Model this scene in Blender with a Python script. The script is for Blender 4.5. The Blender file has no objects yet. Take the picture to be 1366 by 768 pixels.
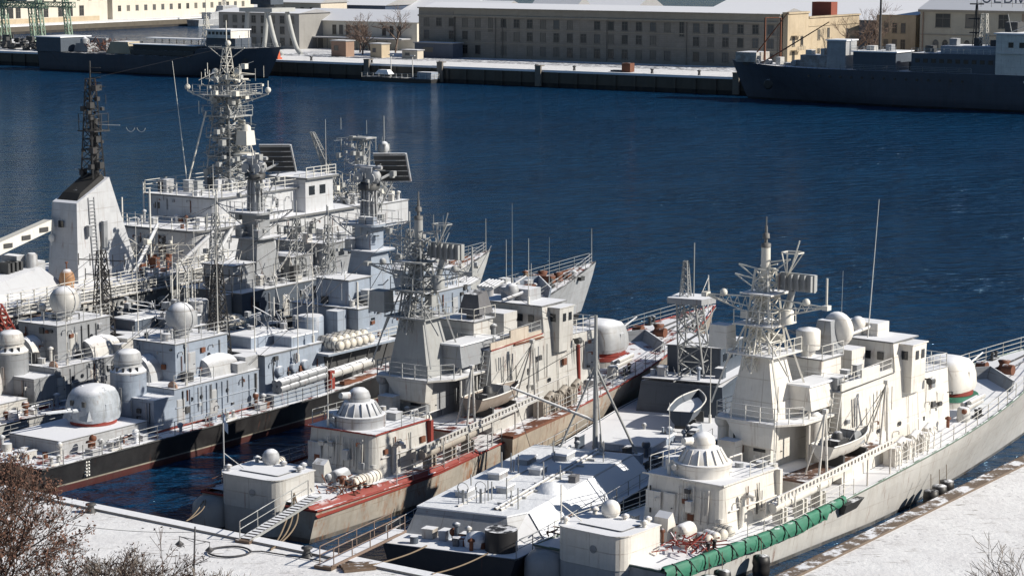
import bpy, bmesh, math, random
from mathutils import Vector, Matrix
R = math.radians
scene = bpy.context.scene

# ------------------------------------------------------------------ camera
HC = 38.0; FPX = 2950.0; PITCH = math.atan(459.0/2950.0)
cd = bpy.data.cameras.new('camera'); cam = bpy.data.objects.new('camera', cd)
scene.collection.objects.link(cam); scene.camera = cam
cam.location = (0, 0, HC); cam.rotation_euler = (math.pi/2-PITCH, 0, 0)
cd.sensor_width = 36.0; cd.lens = 36.0*FPX/1366.0; cd.clip_start = 1; cd.clip_end = 6000

# ------------------------------------------------------------------ light
SUN_AZ = (0.955, -0.20)            # horizontal direction towards the sun
SUN_EL = 30.0
world = bpy.data.worlds.new('World'); scene.world = world; world.use_nodes = True
wn = world.node_tree; bg = wn.nodes['Background']
sky = wn.nodes.new('ShaderNodeTexSky'); sky.sky_type = 'NISHITA'; sky.sun_disc = False
sky.sun_elevation = R(SUN_EL); sky.sun_rotation = math.atan2(SUN_AZ[0], SUN_AZ[1])
sky.air_density = 1.0; sky.dust_density = 0.3; sky.ozone_density = 4.0
wn.links.new(sky.outputs[0], bg.inputs[0]); bg.inputs[1].default_value = 0.053
sd = bpy.data.lights.new('sun', 'SUN'); sun = bpy.data.objects.new('sun', sd)
scene.collection.objects.link(sun)
sd.energy = 5.0; sd.angle = R(0.5); sd.color = (1.0, 0.93, 0.82)
_l = math.hypot(*SUN_AZ)
_d = Vector((SUN_AZ[0]/_l*math.cos(R(SUN_EL)), SUN_AZ[1]/_l*math.cos(R(SUN_EL)), math.sin(R(SUN_EL))))
sun.rotation_euler = _d.to_track_quat('Z', 'Y').to_euler()
scene.view_settings.view_transform = 'Standard'; scene.view_settings.look = 'None'
scene.view_settings.gamma = 1.0; scene.view_settings.use_curve_mapping = False
scene.view_settings.exposure = 0.25

# ------------------------------------------------------------------ materials
def hexc(h, k=1.0):
    v = [int(h[i:i+2], 16)/255 for i in (0, 2, 4)]
    return tuple((c/12.92 if c < .04045 else ((c+.055)/1.055)**2.4)*k for c in v)
MATS = {}
def nd(t, typ, **kw):
    n = t.nodes.new(typ)
    for k, v in kw.items(): setattr(n, k, v)
    return n
def mixc(t, a, b, f):
    m = nd(t, 'ShaderNodeMix', data_type='RGBA')
    for sock, val in ((m.inputs[0], f), (m.inputs[6], a), (m.inputs[7], b)):
        if isinstance(val, tuple): sock.default_value = (*val[:3], 1)
        elif isinstance(val, float): sock.default_value = val
        else: t.links.new(val, sock)
    return m.outputs[2]
def mapr(t, v, a, b, c=0., d=1.):
    m = nd(t, 'ShaderNodeMapRange'); t.links.new(v, m.inputs[0])
    for i, x in enumerate((a, b, c, d)): m.inputs[i+1].default_value = x
    return m.outputs[0]
def mul(t, a, b):
    m = nd(t, 'ShaderNodeMath', operation='MULTIPLY')
    for s_, v in zip(m.inputs, (a, b)):
        if isinstance(v, (int, float)): s_.default_value = v
        else: t.links.new(v, s_)
    return m.outputs[0]
def noise(t, vec, sc, det=4, rough=.6, scale3=None):
    if scale3:
        mp = nd(t, 'ShaderNodeMapping'); mp.inputs['Scale'].default_value = scale3
        t.links.new(vec, mp.inputs[0]); vec = mp.outputs[0]
    n = nd(t, 'ShaderNodeTexNoise'); n.inputs['Scale'].default_value = sc
    n.inputs['Detail'].default_value = det; n.inputs['Roughness'].default_value = rough
    t.links.new(vec, n.inputs['Vector']); return n.outputs[0]
def paint(name, col, rough=.55, snow=.0, rust=.0, dirt=.25, bands=None, metal=0., rustcol=(.16,.05,.022), bump=.02, snowcol=(.80,.82,.87), tile=None, bscale=1.0, plates=0.):
    """weathered painted surface: grime, rust streaks, snow lying on what faces up"""
    if name in MATS: return MATS[name]
    m = bpy.data.materials.new(name); m.use_nodes = True; t = m.node_tree
    b = t.nodes['Principled BSDF']; MATS[name] = m
    b.inputs['Roughness'].default_value = rough; b.inputs['Metallic'].default_value = metal
    geo = nd(t, 'ShaderNodeNewGeometry'); pos = geo.outputs['Position']
    tc = nd(t, 'ShaderNodeTexCoord'); obj = tc.outputs['Object']
    c = None
    if bands:      # [(z, colour)...] paint bands by height, lowest first; object z is height over the water
        sep = nd(t, 'ShaderNodeSeparateXYZ'); t.links.new(obj, sep.inputs[0])
        c = tuple(col)
        for z, bc in bands[::-1]:
            f = mapr(t, sep.outputs[2], z-.03, z+.03)
            c = mixc(t, tuple(bc), c, f)
    else: c = tuple(col)
    if tile:       # (tile colour, width m, height m, mortar) masonry courses
        br = nd(t, 'ShaderNodeTexBrick'); br.inputs['Scale'].default_value = 1
        br.inputs['Brick Width'].default_value = tile[1]; br.inputs['Row Height'].default_value = tile[2]
        br.inputs['Mortar Size'].default_value = tile[3]
        br.inputs['Color1'].default_value = (*col, 1); br.inputs['Color2'].default_value = (*[x*.86 for x in col], 1)
        br.inputs['Mortar'].default_value = (*tile[0], 1)
        mp = nd(t, 'ShaderNodeMapping'); mp.inputs['Rotation'].default_value = (R(90), 0, 0)
        t.links.new(obj, mp.inputs[0]); t.links.new(mp.outputs[0], br.inputs['Vector']); c = br.outputs[0]
    if dirt:
        n1 = noise(t, pos, .9*bscale, 6, .7); n2 = noise(t, pos, 1.0, 5, .7, (2.6*bscale, 2.6*bscale, .25*bscale))
        f = mul(t, mapr(t, n1, .38, .75), dirt); c = mixc(t, c, tuple(x*.55+.01 for x in (col if col[0] > .05 else (.1,.1,.1))), f)
        f2 = mul(t, mapr(t, n2, .5, .8), dirt*1.1); c = mixc(t, c, tuple(x*k for x, k in zip(col, (.62,.56,.48))), f2)
    if plates:     # plate seams and slightly different plates, on lines fixed to the object
        sx = nd(t, 'ShaderNodeSeparateXYZ'); t.links.new(obj, sx.inputs[0]); seam = None
        for k_, w_ in ((0, 2.3), (1, 2.0), (2, 1.45)):
            pp = nd(t, 'ShaderNodeMath', operation='PINGPONG'); t.links.new(sx.outputs[k_], pp.inputs[0]); pp.inputs[1].default_value = w_/2
            l_ = mapr(t, pp.outputs[0], .045, .012)
            if seam is None: seam = l_
            else:
                mx = nd(t, 'ShaderNodeMath', operation='MAXIMUM'); t.links.new(seam, mx.inputs[0]); t.links.new(l_, mx.inputs[1]); seam = mx.outputs[0]
        sp_ = noise(t, pos, .7, 3, .6); c = mixc(t, c, tuple(x*k for x, k in zip(col, (.45,.38,.33))), mul(t, mul(t, seam, mapr(t, sp_, .35, .6)), plates))
        mp_ = nd(t, 'ShaderNodeMapping'); mp_.inputs['Scale'].default_value = (1/2.3, .5, 1/1.45); t.links.new(obj, mp_.inputs[0])
        vv = nd(t, 'ShaderNodeTexVoronoi'); vv.inputs['Scale'].default_value = 1.; vv.inputs['Randomness'].default_value = .25; t.links.new(mp_.outputs[0], vv.inputs['Vector'])
        sc_ = nd(t, 'ShaderNodeSeparateColor'); t.links.new(vv.outputs['Color'], sc_.inputs[0])
        c = mixc(t, c, tuple(x*.72 for x in col), mul(t, mapr(t, sc_.outputs[0], .55, .9), .5*plates))
        nf = noise(t, pos, 5.0, 5, .75); c = mixc(t, c, tuple(x*.55 for x in col), mul(t, mapr(t, nf, .60, .72), .55*plates))
    if rust:
        n3 = noise(t, pos, 1.0, 6, .72, (3.0, 3.0, .20)); n4 = noise(t, pos, .55, 3, .6)
        f = mul(t, mapr(t, n3, .64-.13*rust, .74-.08*rust), mapr(t, n4, .40, .58))
        f = mul(t, f, min(1., .5+.5*rust)); c = mixc(t, c, tuple(rustcol), f)
    if snow:
        sp = nd(t, 'ShaderNodeSeparateXYZ'); t.links.new(geo.outputs['Normal'], sp.inputs[0])
        n5 = noise(t, pos, .8, 8, .68)
        f = mul(t, mapr(t, sp.outputs[2], .55, .85), mapr(t, n5, .66-.42*snow, .74-.42*snow))
        c = mixc(t, c, tuple(snowcol), f)
        rr = nd(t, 'ShaderNodeMapRange'); t.links.new(f, rr.inputs[0]); rr.inputs[3].default_value = rough; rr.inputs[4].default_value = .9
        t.links.new(rr.outputs[0], b.inputs['Roughness'])
    if isinstance(c, tuple): b.inputs['Base Color'].default_value = (*c, 1)
    else: t.links.new(c, b.inputs['Base Color'])
    if bump:
        nb = noise(t, pos, 2.2*bscale, 6, .6); bp = nd(t, 'ShaderNodeBump'); bp.inputs['Strength'].default_value = .55
        bp.inputs['Distance'].default_value = bump; t.links.new(nb, bp.inputs['Height']); t.links.new(bp.outputs[0], b.inputs['Normal'])
    return m

# ------------------------------------------------------------------ mesh builder
class MB:
    def __init__(s): s.v = []; s.f = []; s.sm = []
    def add(s, vs, fs, smooth=False):
        o = len(s.v); s.v += [tuple(p) for p in vs]; s.f += [tuple(i+o for i in f) for f in fs]; s.sm += [smooth]*len(fs); return s
    def hexa(s, p):   # 4 bottom, 4 top
        return s.add(p, [(3,2,1,0),(4,5,6,7),(0,1,5,4),(1,2,6,5),(2,3,7,6),(3,0,4,7)])
    def box(s, x0, x1, y0, y1, z0, z1, tx=0, ty=0):
        return s.hexa([(x0,y0,z0),(x1,y0,z0),(x1,y1,z0),(x0,y1,z0),(x0+tx,y0+ty,z1),(x1-tx,y0+ty,z1),(x1-tx,y1-ty,z1),(x0+tx,y1-ty,z1)])
    def prism(s, poly, z0, z1, top=None, smooth=False):
        n = len(poly); top = top or poly
        vs = [(x,y,z0) for x,y in poly]+[(x,y,z1) for x,y in top]
        s.add(vs, [tuple(range(n-1,-1,-1)), tuple(range(n,2*n))])
        o = len(s.v); s.add(vs, [(i,(i+1)%n,n+(i+1)%n,n+i) for i in range(n)], smooth); return s
    def tube(s, a, b, r0, r1=None, n=6, smooth=True, caps=True):
        r1 = r0 if r1 is None else r1
        a = Vector(a); b = Vector(b); d = b-a
        if d.length < 1e-6: return s
        q = d.to_track_quat('Z', 'Y'); vs = []
        for c, r in ((a, r0), (b, r1)):
            for i in range(n):
                t = 2*math.pi*(i+.5)/n; vs.append(c+q@Vector((r*math.cos(t), r*math.sin(t), 0)))
        s.add(vs, [(i,(i+1)%n,n+(i+1)%n,n+i) for i in range(n)], smooth and n > 4)
        if caps: s.add(vs, [tuple(range(n-1,-1,-1)), tuple(range(n,2*n))])
        return s
    def path(s, pts, r, n=5):
        for a, b in zip(pts, pts[1:]): s.tube(a, b, r, n=n, caps=False)
        return s
    def lathe(s, c, prof, n=20, axis='Z', smooth=True, a0=0., a1=2*math.pi, caps=True):
        c = Vector(c); vs = []; full = abs(a1-a0-2*math.pi) < 1e-4; m = n if full else n+1
        for r, z in prof:
            for i in range(m):
                t = a0+(a1-a0)*i/n; p = Vector((r*math.cos(t), r*math.sin(t), z))
                if axis == 'X': p = Vector((p.z, p.y, p.x))
                elif axis == 'Y': p = Vector((p.x, p.z, p.y))
                vs.append(c+p)
        fs = []
        for k in range(len(prof)-1):
            for i in range(n if full else n):
                j = (i+1) % m if full else i+1
                fs.append((k*m+i, k*m+j, (k+1)*m+j, (k+1)*m+i))
        s.add(vs, fs, smooth)
        if full and caps:
            for k in (0, len(prof)-1):
                if prof[k][0] > 1e-3: s.add(vs[k*m:(k+1)*m], [tuple(range(m))])
        return s
    def ball(s, c, r, n=16, sz=1., lo=-90):
        prof = [(r*math.cos(R(a)), r*sz*math.sin(R(a))) for a in [lo+(90-lo)*k/8 for k in range(9)]]
        return s.lathe(c, prof, n)
    def rail(s, pts, h=1.0, wires=3, sp=1.6, r=.028):
        for a, b in zip(pts, pts[1:]):
            a = Vector(a); b = Vector(b); n = max(1, round((b-a).length/sp))
            for k in range(n+1):
                p = a.lerp(b, k/n); s.tube(p, p+Vector((0,0,h)), r*1.15, n=4, caps=False)
            for w in range(wires):
                z = Vector((0,0,h*(w+1)/wires)); s.tube(a+z, b+z, r*.8, n=4, caps=False)
        return s
    def lattice(s, a, b, w0, w1, n, r=.05, mode='X', rb=None, cross=None):
        a = Vector(a); b = Vector(b); rb = rb or r*.6
        d = (b-a).normalized()
        if cross is None: X, Y = (Vector((1,0,0)), Vector((0,1,0))) if abs(d.z) > .7 else (Vector((0,0,1)), d.cross(Vector((0,0,1))).normalized())
        else: X, Y = cross
        def ring(t):
            c = a.lerp(b, t); w = (w0+(w1-w0)*t)/2
            return [c+X*w*i+Y*w*j for i, j in ((-1,-1),(1,-1),(1,1),(-1,1))]
        rs = [ring(k/n) for k in range(n+1)]
        for i in range(4): s.tube(rs[0][i], rs[-1][i], r, n=4, caps=False)
        for k in range(n):
            for i in range(4):
                j = (i+1) % 4
                s.tube(rs[k+1][i], rs[k+1][j], rb, n=3, caps=False)
                if mode == 'X': s.tube(rs[k][i], rs[k+1][j], rb, n=3, caps=False); s.tube(rs[k][j], rs[k+1][i], rb, n=3, caps=False)
                elif k % 2: s.tube(rs[k][i], rs[k+1][j], rb, n=3, caps=False)
                else: s.tube(rs[k][j], rs[k+1][i], rb, n=3, caps=False)
        return s
    def loft(s, secs, cap=True, smooth=True, close=False):
        m = len(secs[0]); vs = [p for q in secs for p in q]; fs = []
        for k in range(len(secs)-1):
            for i in range(m if close else m-1):
                j = (i+1) % m; fs.append((k*m+i, k*m+j, (k+1)*m+j, (k+1)*m+i))
        s.add(vs, fs, smooth)
        if cap: s.add(secs[0], [tuple(range(m))]); s.add(secs[-1], [tuple(range(m))])
        return s
    def build(s, name, mat, parent=None, loc=None):
        me = bpy.data.meshes.new(name)
        vs = s.v
        me.from_pydata(vs, [], s.f); me.materials.append(mat)
        me.polygons.foreach_set('use_smooth', s.sm); me.update()
        o = bpy.data.objects.new(name, me); scene.collection.objects.link(o)
        if parent is not None: o.parent = parent
        if loc: o.location = loc
        return o

def tag(o, label=None, cat=None, group=None, kind=None):
    if label: o['label'] = label
    if cat: o['category'] = cat
    if group: o['group'] = group
    if kind: o['kind'] = kind
    return o
def empty(name, loc, rz=0, **kw):
    o = bpy.data.objects.new(name, None); scene.collection.objects.link(o)
    o.location = loc; o.rotation_euler = (0, 0, rz); o.empty_display_size = .5
    return tag(o, **kw)
def kids(o): return [c for c in bpy.data.objects if c.parent is o]
def copy_tree(o, parent=None):
    c = o.copy(); scene.collection.objects.link(c); c.parent = parent
    for ch in kids(o): copy_tree(ch, c)
    return c
def shift(o, dx, dy, dz):     # move a part of a thing by an offset
    o.location = Vector(o.location)+Vector((dx, dy, dz)); return o

# frames: a ship's local x runs forward along the keel, y to port, z up from the waterline
class Frame:
    def __init__(s, ox, oy, deg):    # deg: heading east of the camera's view axis
        s.o = (ox, oy); s.rz = R(90-deg); s.d = (math.sin(R(deg)), math.cos(R(deg))); s.n = (s.d[1], -s.d[0])
    def w(s, u, v, z=0): return (s.o[0]+u*s.d[0]+v*s.n[0], s.o[1]+u*s.d[1]+v*s.n[1], z)
    def sub(s, dv, du=0): 
        p = s.w(du, dv); f = Frame(p[0], p[1], 90-math.degrees(s.rz)); return f
FW_ = Frame(5.10, 126.51, 38.7)      # white patrol ship
FS_ = Frame(-16.52, 139.98, 33.39)   # red-decked patrol ship
FC_ = Frame(-36.24, 151.37, 33.41)   # black corvette
FD_ = FC_.sub(-13.4, 1)              # grey corvette beyond it
FA_ = FC_.sub(-29, 1)                # large ship with funnel
FE_ = Frame(-3.86, 129.64, 24.41)    # low snow-covered ship

# colours
SNOWW = (.82,.84,.88)
M = {}
M['snow'] = paint('snow', SNOWW, .85, dirt=.0, bump=.05)
M['snow_deck'] = paint('snow_deck', (.15,.155,.16), .7, snow=.93, rust=.35, dirt=.3)
M['snow_deck_red'] = paint('snow_deck_red', (.20,.045,.03), .7, snow=.62, rust=.4, dirt=.4)
M['snow_deck_green'] = paint('snow_deck_green', (.04,.16,.10), .7, snow=.72, rust=.2, dirt=.4)
M['snow_deck_brown'] = paint('snow_deck_brown', (.17,.10,.075), .7, snow=.40, rust=.3, dirt=.3)
M['white'] = paint('white_paint', (.72,.695,.645), .45, snow=.8, rust=.5, dirt=.34, plates=.6)
M['cream'] = paint('cream_paint', (.50,.495,.475), .5, snow=.8, rust=.6, dirt=.4, plates=.8)
M['grey'] = paint('grey_paint', (.27,.285,.305), .5, snow=.85, rust=.45, dirt=.45, plates=.8)
M['pale'] = paint('pale_grey_paint', (.39,.405,.425), .55, snow=.85, rust=.5, dirt=.65, plates=.8)
M['blue'] = paint('blue_grey_paint', (.28,.33,.405), .5, snow=.9, rust=.40, dirt=.45, plates=.8)
M['navy'] = paint('dark_blue_paint', (.075,.095,.125), .5, snow=.85, rust=.25, dirt=.4, plates=.6)
M['offw'] = paint('bluish_white_paint', (.50,.515,.54), .5, snow=.9, rust=.45, dirt=.35, plates=.6)
M['dark'] = paint('dark_grey_steel', (.05,.052,.055), .6, snow=.35, dirt=.5)
M['black'] = paint('black_paint', (.016,.016,.018), .5, snow=.5, rust=.1, dirt=.3)
M['mast'] = paint('mast_grey_paint', (.33,.34,.34), .6, snow=.3, rust=.35, dirt=.4)
M['mastw'] = paint('mast_white_paint', (.66,.64,.58), .5, snow=.3, rust=.25, dirt=.2)
M['mastd'] = paint('dark_mast_paint', (.032,.032,.034), .6, snow=.12, rust=.4, dirt=.3)
M['railg'] = paint('rail_grey', (.36,.37,.37), .5, snow=.5, rust=.4, dirt=.2, bump=0)
M['railw'] = paint('rail_white', (.66,.65,.61), .5, snow=.5, rust=.2, dirt=.1, bump=0)
M['red'] = paint('red_primer', (.25,.034,.024), .65, snow=.32, rust=.8, dirt=.6)
M['rust'] = paint('rusty_steel', (.16,.06,.032), .8, snow=.35, dirt=.6)
M['green'] = paint('green_tarpaulin', (.04,.21,.135), .65, snow=.2, dirt=.35, bump=.05)
M['glass'] = paint('dark_glass', (.02,.024,.03), .15, dirt=0, bump=0)
M['canvas'] = paint('grey_canvas', (.14,.14,.15), .9, snow=.35, dirt=.4, bump=.08)
M['rope'] = paint('rope', (.22,.17,.12), .9, dirt=.3, bump=0)
M['cable'] = paint('dark_cable', (.04,.04,.045), .7, dirt=0, bump=0)
M['soot'] = paint('sooty_black', (.014,.014,.014), .8, snow=.08, dirt=.3)
M['mast_tip'] = paint('mast_tip_grey', (.15,.145,.14), .6, dirt=.3)
M['orange'] = paint('orange_paint', (.36,.19,.09), .6, snow=.45, rust=.7, dirt=.5)
M['conc'] = paint('concrete', (.20,.18,.155), .9, snow=.0, dirt=.6, bump=.05)
M['wood'] = paint('weathered_timber', (.15,.105,.075), .85, snow=.35, dirt=.6, bump=.06)
M['draft'] = paint('draft_mark_white', (.75,.75,.72), .6, dirt=0, bump=0)
M['lampd'] = paint('lamp_post_steel', (.07,.07,.075), .6, snow=.3, dirt=.2, bump=0)
rnd = random.Random(7)
# ------------------------------------------------------------------ water
def water_mat():
    m = bpy.data.materials.new('harbour_water'); m.use_nodes = True; t = m.node_tree; b = t.nodes['Principled BSDF']
    geo = nd(t, 'ShaderNodeNewGeometry'); pos = geo.outputs['Position']
    n0 = noise(t, pos, .012, 3, .5)
    c = mixc(t, (.003,.032,.086), (.004,.043,.110), mapr(t, n0, .35, .65))
    t.links.new(c, b.inputs['Base Color'])
    b.inputs['Roughness'].default_value = .11; b.inputs['IOR'].default_value = 1.6; b.inputs['Specular Tint'].default_value = (.38,.70,1,1)
    rot = nd(t, 'ShaderNodeMapping'); rot.inputs['Rotation'].default_value = (0, 0, R(8)); rot.inputs['Scale'].default_value = (.55, 1.0, 1.)
    t.links.new(pos, rot.inputs[0]); p2 = rot.outputs[0]
    w1 = noise(t, p2, .75, 5, .6); w2 = noise(t, p2, .36, 3, .5); w3 = noise(t, pos, .035, 3, .5)
    calm = mapr(t, w3, .35, .62, .55, 1.)
    s1 = mul(t, w1, .55); s2 = mul(t, w2, .9)
    ad = nd(t, 'ShaderNodeMath', operation='ADD'); t.links.new(s1, ad.inputs[0]); t.links.new(s2, ad.inputs[1])
    h = mul(t, ad.outputs[0], calm)
    bp = nd(t, 'ShaderNodeBump'); bp.inputs['Strength'].default_value = 1.0; bp.inputs['Distance'].default_value = 3.2
    t.links.new(h, bp.inputs['Height']); t.links.new(bp.outputs[0], b.inputs['Normal'])
    return m
w = MB(); w.add([(-3000,-500,0),(3000,-500,0),(3000,5000,0),(-3000,5000,0)], [(0,1,2,3)])
tag(w.build('water', water_mat()), kind='structure')

# ------------------------------------------------------------------ near quay
def quay_mat(name, amt=1.2):
    m = paint(name, (.30,.28,.26), .85, snow=amt, dirt=.5, bump=.05); return m
qm = quay_mat('snowy_quay_top', 1.12)
def snow_ground(name):
    m = bpy.data.materials.new(name); m.use_nodes = True; t = m.node_tree; b = t.nodes['Principled BSDF']
    geo = nd(t, 'ShaderNodeNewGeometry'); pos = geo.outputs['Position']
    a = noise(t, pos, .35, 6, .6); g = noise(t, pos, 1.0, 7, .75, (1.1, .35, 1))
    g2 = noise(t, pos, 6., 3, .6)
    c = mixc(t, (.82,.83,.85), (.72,.72,.74), mapr(t, a, .4, .7))
    c = mixc(t, c, (.34,.32,.31), mul(t, mapr(t, g, .58, .72), .6))
    c = mixc(t, c, (.50,.49,.49), mul(t, mapr(t, g2, .6, .7), .3))
    rt = nd(t, 'ShaderNodeMapping'); rt.inputs['Rotation'].default_value = (0, 0, R(-38)); rt.inputs['Scale'].default_value = (.9, 4.5, 1); t.links.new(pos, rt.inputs[0])
    g3 = noise(t, rt.outputs[0], .8, 5, .7); g4 = noise(t, pos, .16, 4, .6)
    c = mixc(t, c, (.26,.24,.22), mul(t, mul(t, mapr(t, g3, .57, .64), mapr(t, g4, .42, .56)), .95))
    rt2 = nd(t, 'ShaderNodeMapping'); rt2.inputs['Rotation'].default_value = (0, 0, R(33)); rt2.inputs['Scale'].default_value = (.05, 1.1, 1); t.links.new(pos, rt2.inputs[0])
    g5 = noise(t, pos, 2.6, 2, .5); g6 = noise(t, pos, .22, 3, .5); c = mixc(t, c, (.44,.44,.46), mul(t, mul(t, mapr(t, g5, .62, .68), mapr(t, g6, .45, .58)), .7))
    t.links.new(c, b.inputs['Base Color']); b.inputs['Roughness'].default_value = .9
    bp = nd(t, 'ShaderNodeBump'); bp.inputs['Strength'].default_value = .6; bp.inputs['Distance'].default_value = .12
    nb = noise(t, pos, 1.8, 7, .65); t.links.new(nb, bp.inputs['Height']); t.links.new(bp.outputs[0], b.inputs['Normal'])
    return m
sg = snow_ground('snow_covered_paving')
COR = (9.0, 114.2); QL = (-.817, .576); QR = (.575, .818)
PL = (COR[0]+QL[0]*170, COR[1]+QL[1]*170); PR = (COR[0]+QR[0]*170, COR[1]+QR[1]*170)
q = MB()
q.prism([COR, PL, (PL[0]-10, 60), (COR[0]+10, 60), (PR[0]+60, 60), (PR[0]+60, PR[1]), PR], -3, 2.0)
tag(q.build('quay', sg), kind='structure')
# the hillside the photograph was taken from (below the frame)
hl = MB(); prof = [(104,1.0),(99,2.1),(94,3.4),(70,12),(40,21),(12,30),(0,34),(-30,36)]
gx = [-260,-160,-80,-30,30,80,160,260]
vs = [(x, y-abs(x)*.0, z) for y, z in prof for x in gx]; n = len(gx)
hl.add(vs, [(k*n+i, k*n+i+1, (k+1)*n+i+1, (k+1)*n+i) for k in range(len(prof)-1) for i in range(n-1)], True)
tag(hl.build('hillside', paint('winter_scrub_ground', (.10,.085,.065), .95, snow=.35, dirt=.5, bump=.1)), kind='structure')
# copings and timber fender faces
def quay_edge(a, d, L, name, label):
    e = empty(name, (a[0], a[1], 0), math.atan2(d[1], d[0]), label=label, cat='quay edge')
    s = 1 if d is QR else -1     # side of the land
    M_c = M['conc_snow'] if s > 0 else M['conc_snowy']
    c = MB(); c.box(0, L, -.02*s, -.95*s, 2.006, 2.16) if s > 0 else c.box(0, L, .95, .02, 2.006, 2.16)
    c.build('coping', M_c, e)
    f = MB()
    x = 0; rr = random.Random(3)
    y0, y1 = (.02, .34) if s > 0 else (-.34, -.02)
    while x < L:
        l = rr.uniform(4, 7); f.box(x, min(L, x+l)-.06, y0, y1, 1.30+rr.uniform(-.04,.04), 2.02+rr.uniform(-.03,.03)); x += l
    for k in range(int(L/3)): f.box(k*3+.4, k*3+.75, y0*.9, y1*.9, -.8, 1.3)
    f.build('timber_fender', M['wood'], e); return e
M['conc_snow'] = paint('snow_dusted_coping', (.17,.13,.10), .85, snow=.42, dirt=.6, bump=.05)
M['conc_snowy'] = paint('snow_covered_coping', (.30,.28,.26), .85, snow=1.15, dirt=.4, bump=.05)
quay_edge(COR, QL, 170, 'quay_coping', 'snow dusted quay coping in front of the ship sterns, lower left')
quay_edge(COR, QR, 170, 'quay_coping', 'brown timber edged coping beside the white ship, lower right')

# ------------------------------------------------------------------ far shore
FO = (57.495, 562.473); FRZ = math.atan2(-.55931, .82896)
def FP(e, n, z=0): return (FO[0]+e*.82896+n*.55931, FO[1]-e*.55931+n*.82896, z)
fs = snow_ground('far_snow_ground')
fr = empty('x', FP(0,0), FRZ); bpy.data.objects.remove(fr)
def fbuild(mb, name, mat, **kw):
    o = mb.build(name, mat); o.location = FP(0,0); o.rotation_euler = (0,0,FRZ); return tag(o, **kw)
g = MB(); g.prism([(-175,.0),(600,0),(600,1500),(-215,1500),(-215,120)], -3, 4.5)
fbuild(g, 'far_ground', fs, kind='structure')
g = MB(); g.prism([(-600,-4),(-175.01,-4),(-175.01,60),(-232,60),(-600,60)], -3, 4.3)
fbuild(g, 'pier_ground', fs, kind='structure')
g = MB(); g.prism([(-330,760),(-20,1300),(-20,1900),(-1200,1900),(-1200,760)], -3, 3.0)
tag(g.build('back_shore', fs), kind='structure')
BRZ = R(60.1)
def BP(a, b, z=3.0): return (-222+a*.4985-b*.8669, 965+a*.8669+b*.4985, z)
# concrete quay wall with pilasters and a dark tidal band
wm = paint('quay_wall_concrete', (.115,.10,.08), .9, dirt=.7, bands=[(1.1, (.02,.02,.022))], bump=.1, bscale=.3)
def far_wall(e0, e1, n0, zt, label):
    r_ = empty('quay_wall', FP(e0, n0), FRZ, label=label, cat='quay wall'); L = e1-e0
    a = MB(); a.box(0, L, -.5, -.02, -2, zt-.55); a.build('wall_face', wm, r_)
    a = MB()
    for k in range(int(L/6)+1): a.box(k*6+.2, k*6+1.0, -.95, -.52, -2, zt-.6)
    a.build('pilasters', wm, r_)
    a = MB(); a.box(-.1, L+.1, -.8, .6, zt-.53, zt+.06); a.build('snowy_kerb', M['snow'], r_)
far_wall(-174.9, 600, 0, 4.5, 'concrete quay wall with snowy kerb along the far shore')
far_wall(-600, -175.1, -4, 4.3, 'dark quay wall of the left pier behind the cargo ship')
# roadway strip, darker grey slush with patchy snow
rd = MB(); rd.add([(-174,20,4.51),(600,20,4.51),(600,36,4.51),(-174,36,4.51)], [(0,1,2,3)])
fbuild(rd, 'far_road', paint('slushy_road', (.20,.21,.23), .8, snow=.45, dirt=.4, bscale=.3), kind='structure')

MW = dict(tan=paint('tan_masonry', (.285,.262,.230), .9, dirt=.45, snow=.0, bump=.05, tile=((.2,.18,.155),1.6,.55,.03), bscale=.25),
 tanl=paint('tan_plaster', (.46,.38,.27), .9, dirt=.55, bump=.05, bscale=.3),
 cream=paint('cream_plaster', (.52,.47,.39), .9, dirt=.3, bscale=.3),
 ochre=paint('yellowish_plaster', (.40,.375,.31), .9, dirt=.35, bscale=.3),
 greyp=paint('grey_plaster', (.27,.265,.255), .9, dirt=.4, bscale=.3),
 whiteb=paint('bright_white_plaster', (.58,.54,.47), .9, dirt=.25, bscale=.3), whitep=paint('white_plaster', (.62,.58,.50), .9, dirt=.25, bscale=.3),
 trim=paint('stone_trim', (.30,.27,.22), .9, dirt=.4, snow=.6, bscale=.3),
 roof=paint('snow_covered_roof', (.30,.30,.31), .8, snow=1.25, dirt=.2, bscale=.3),
 win=paint('dark_window', (.035,.036,.038), .25, dirt=.3, bump=0), frame=paint('window_frame', (.16,.15,.135), .7, dirt=.3, bump=0),
 brick=paint('red_brick', (.26,.075,.05), .9, dirt=.4), pink=paint('tan_brown_plaster', (.30,.2,.15), .9, dirt=.5, bscale=.3))
wr = random.Random(8)
MW['win2'] = paint('grey_window', (.085,.09,.095), .3, dirt=.4, bump=0); MW['win3'] = paint('curtained_window', (.15,.14,.12), .5, dirt=.5, bump=0)
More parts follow.
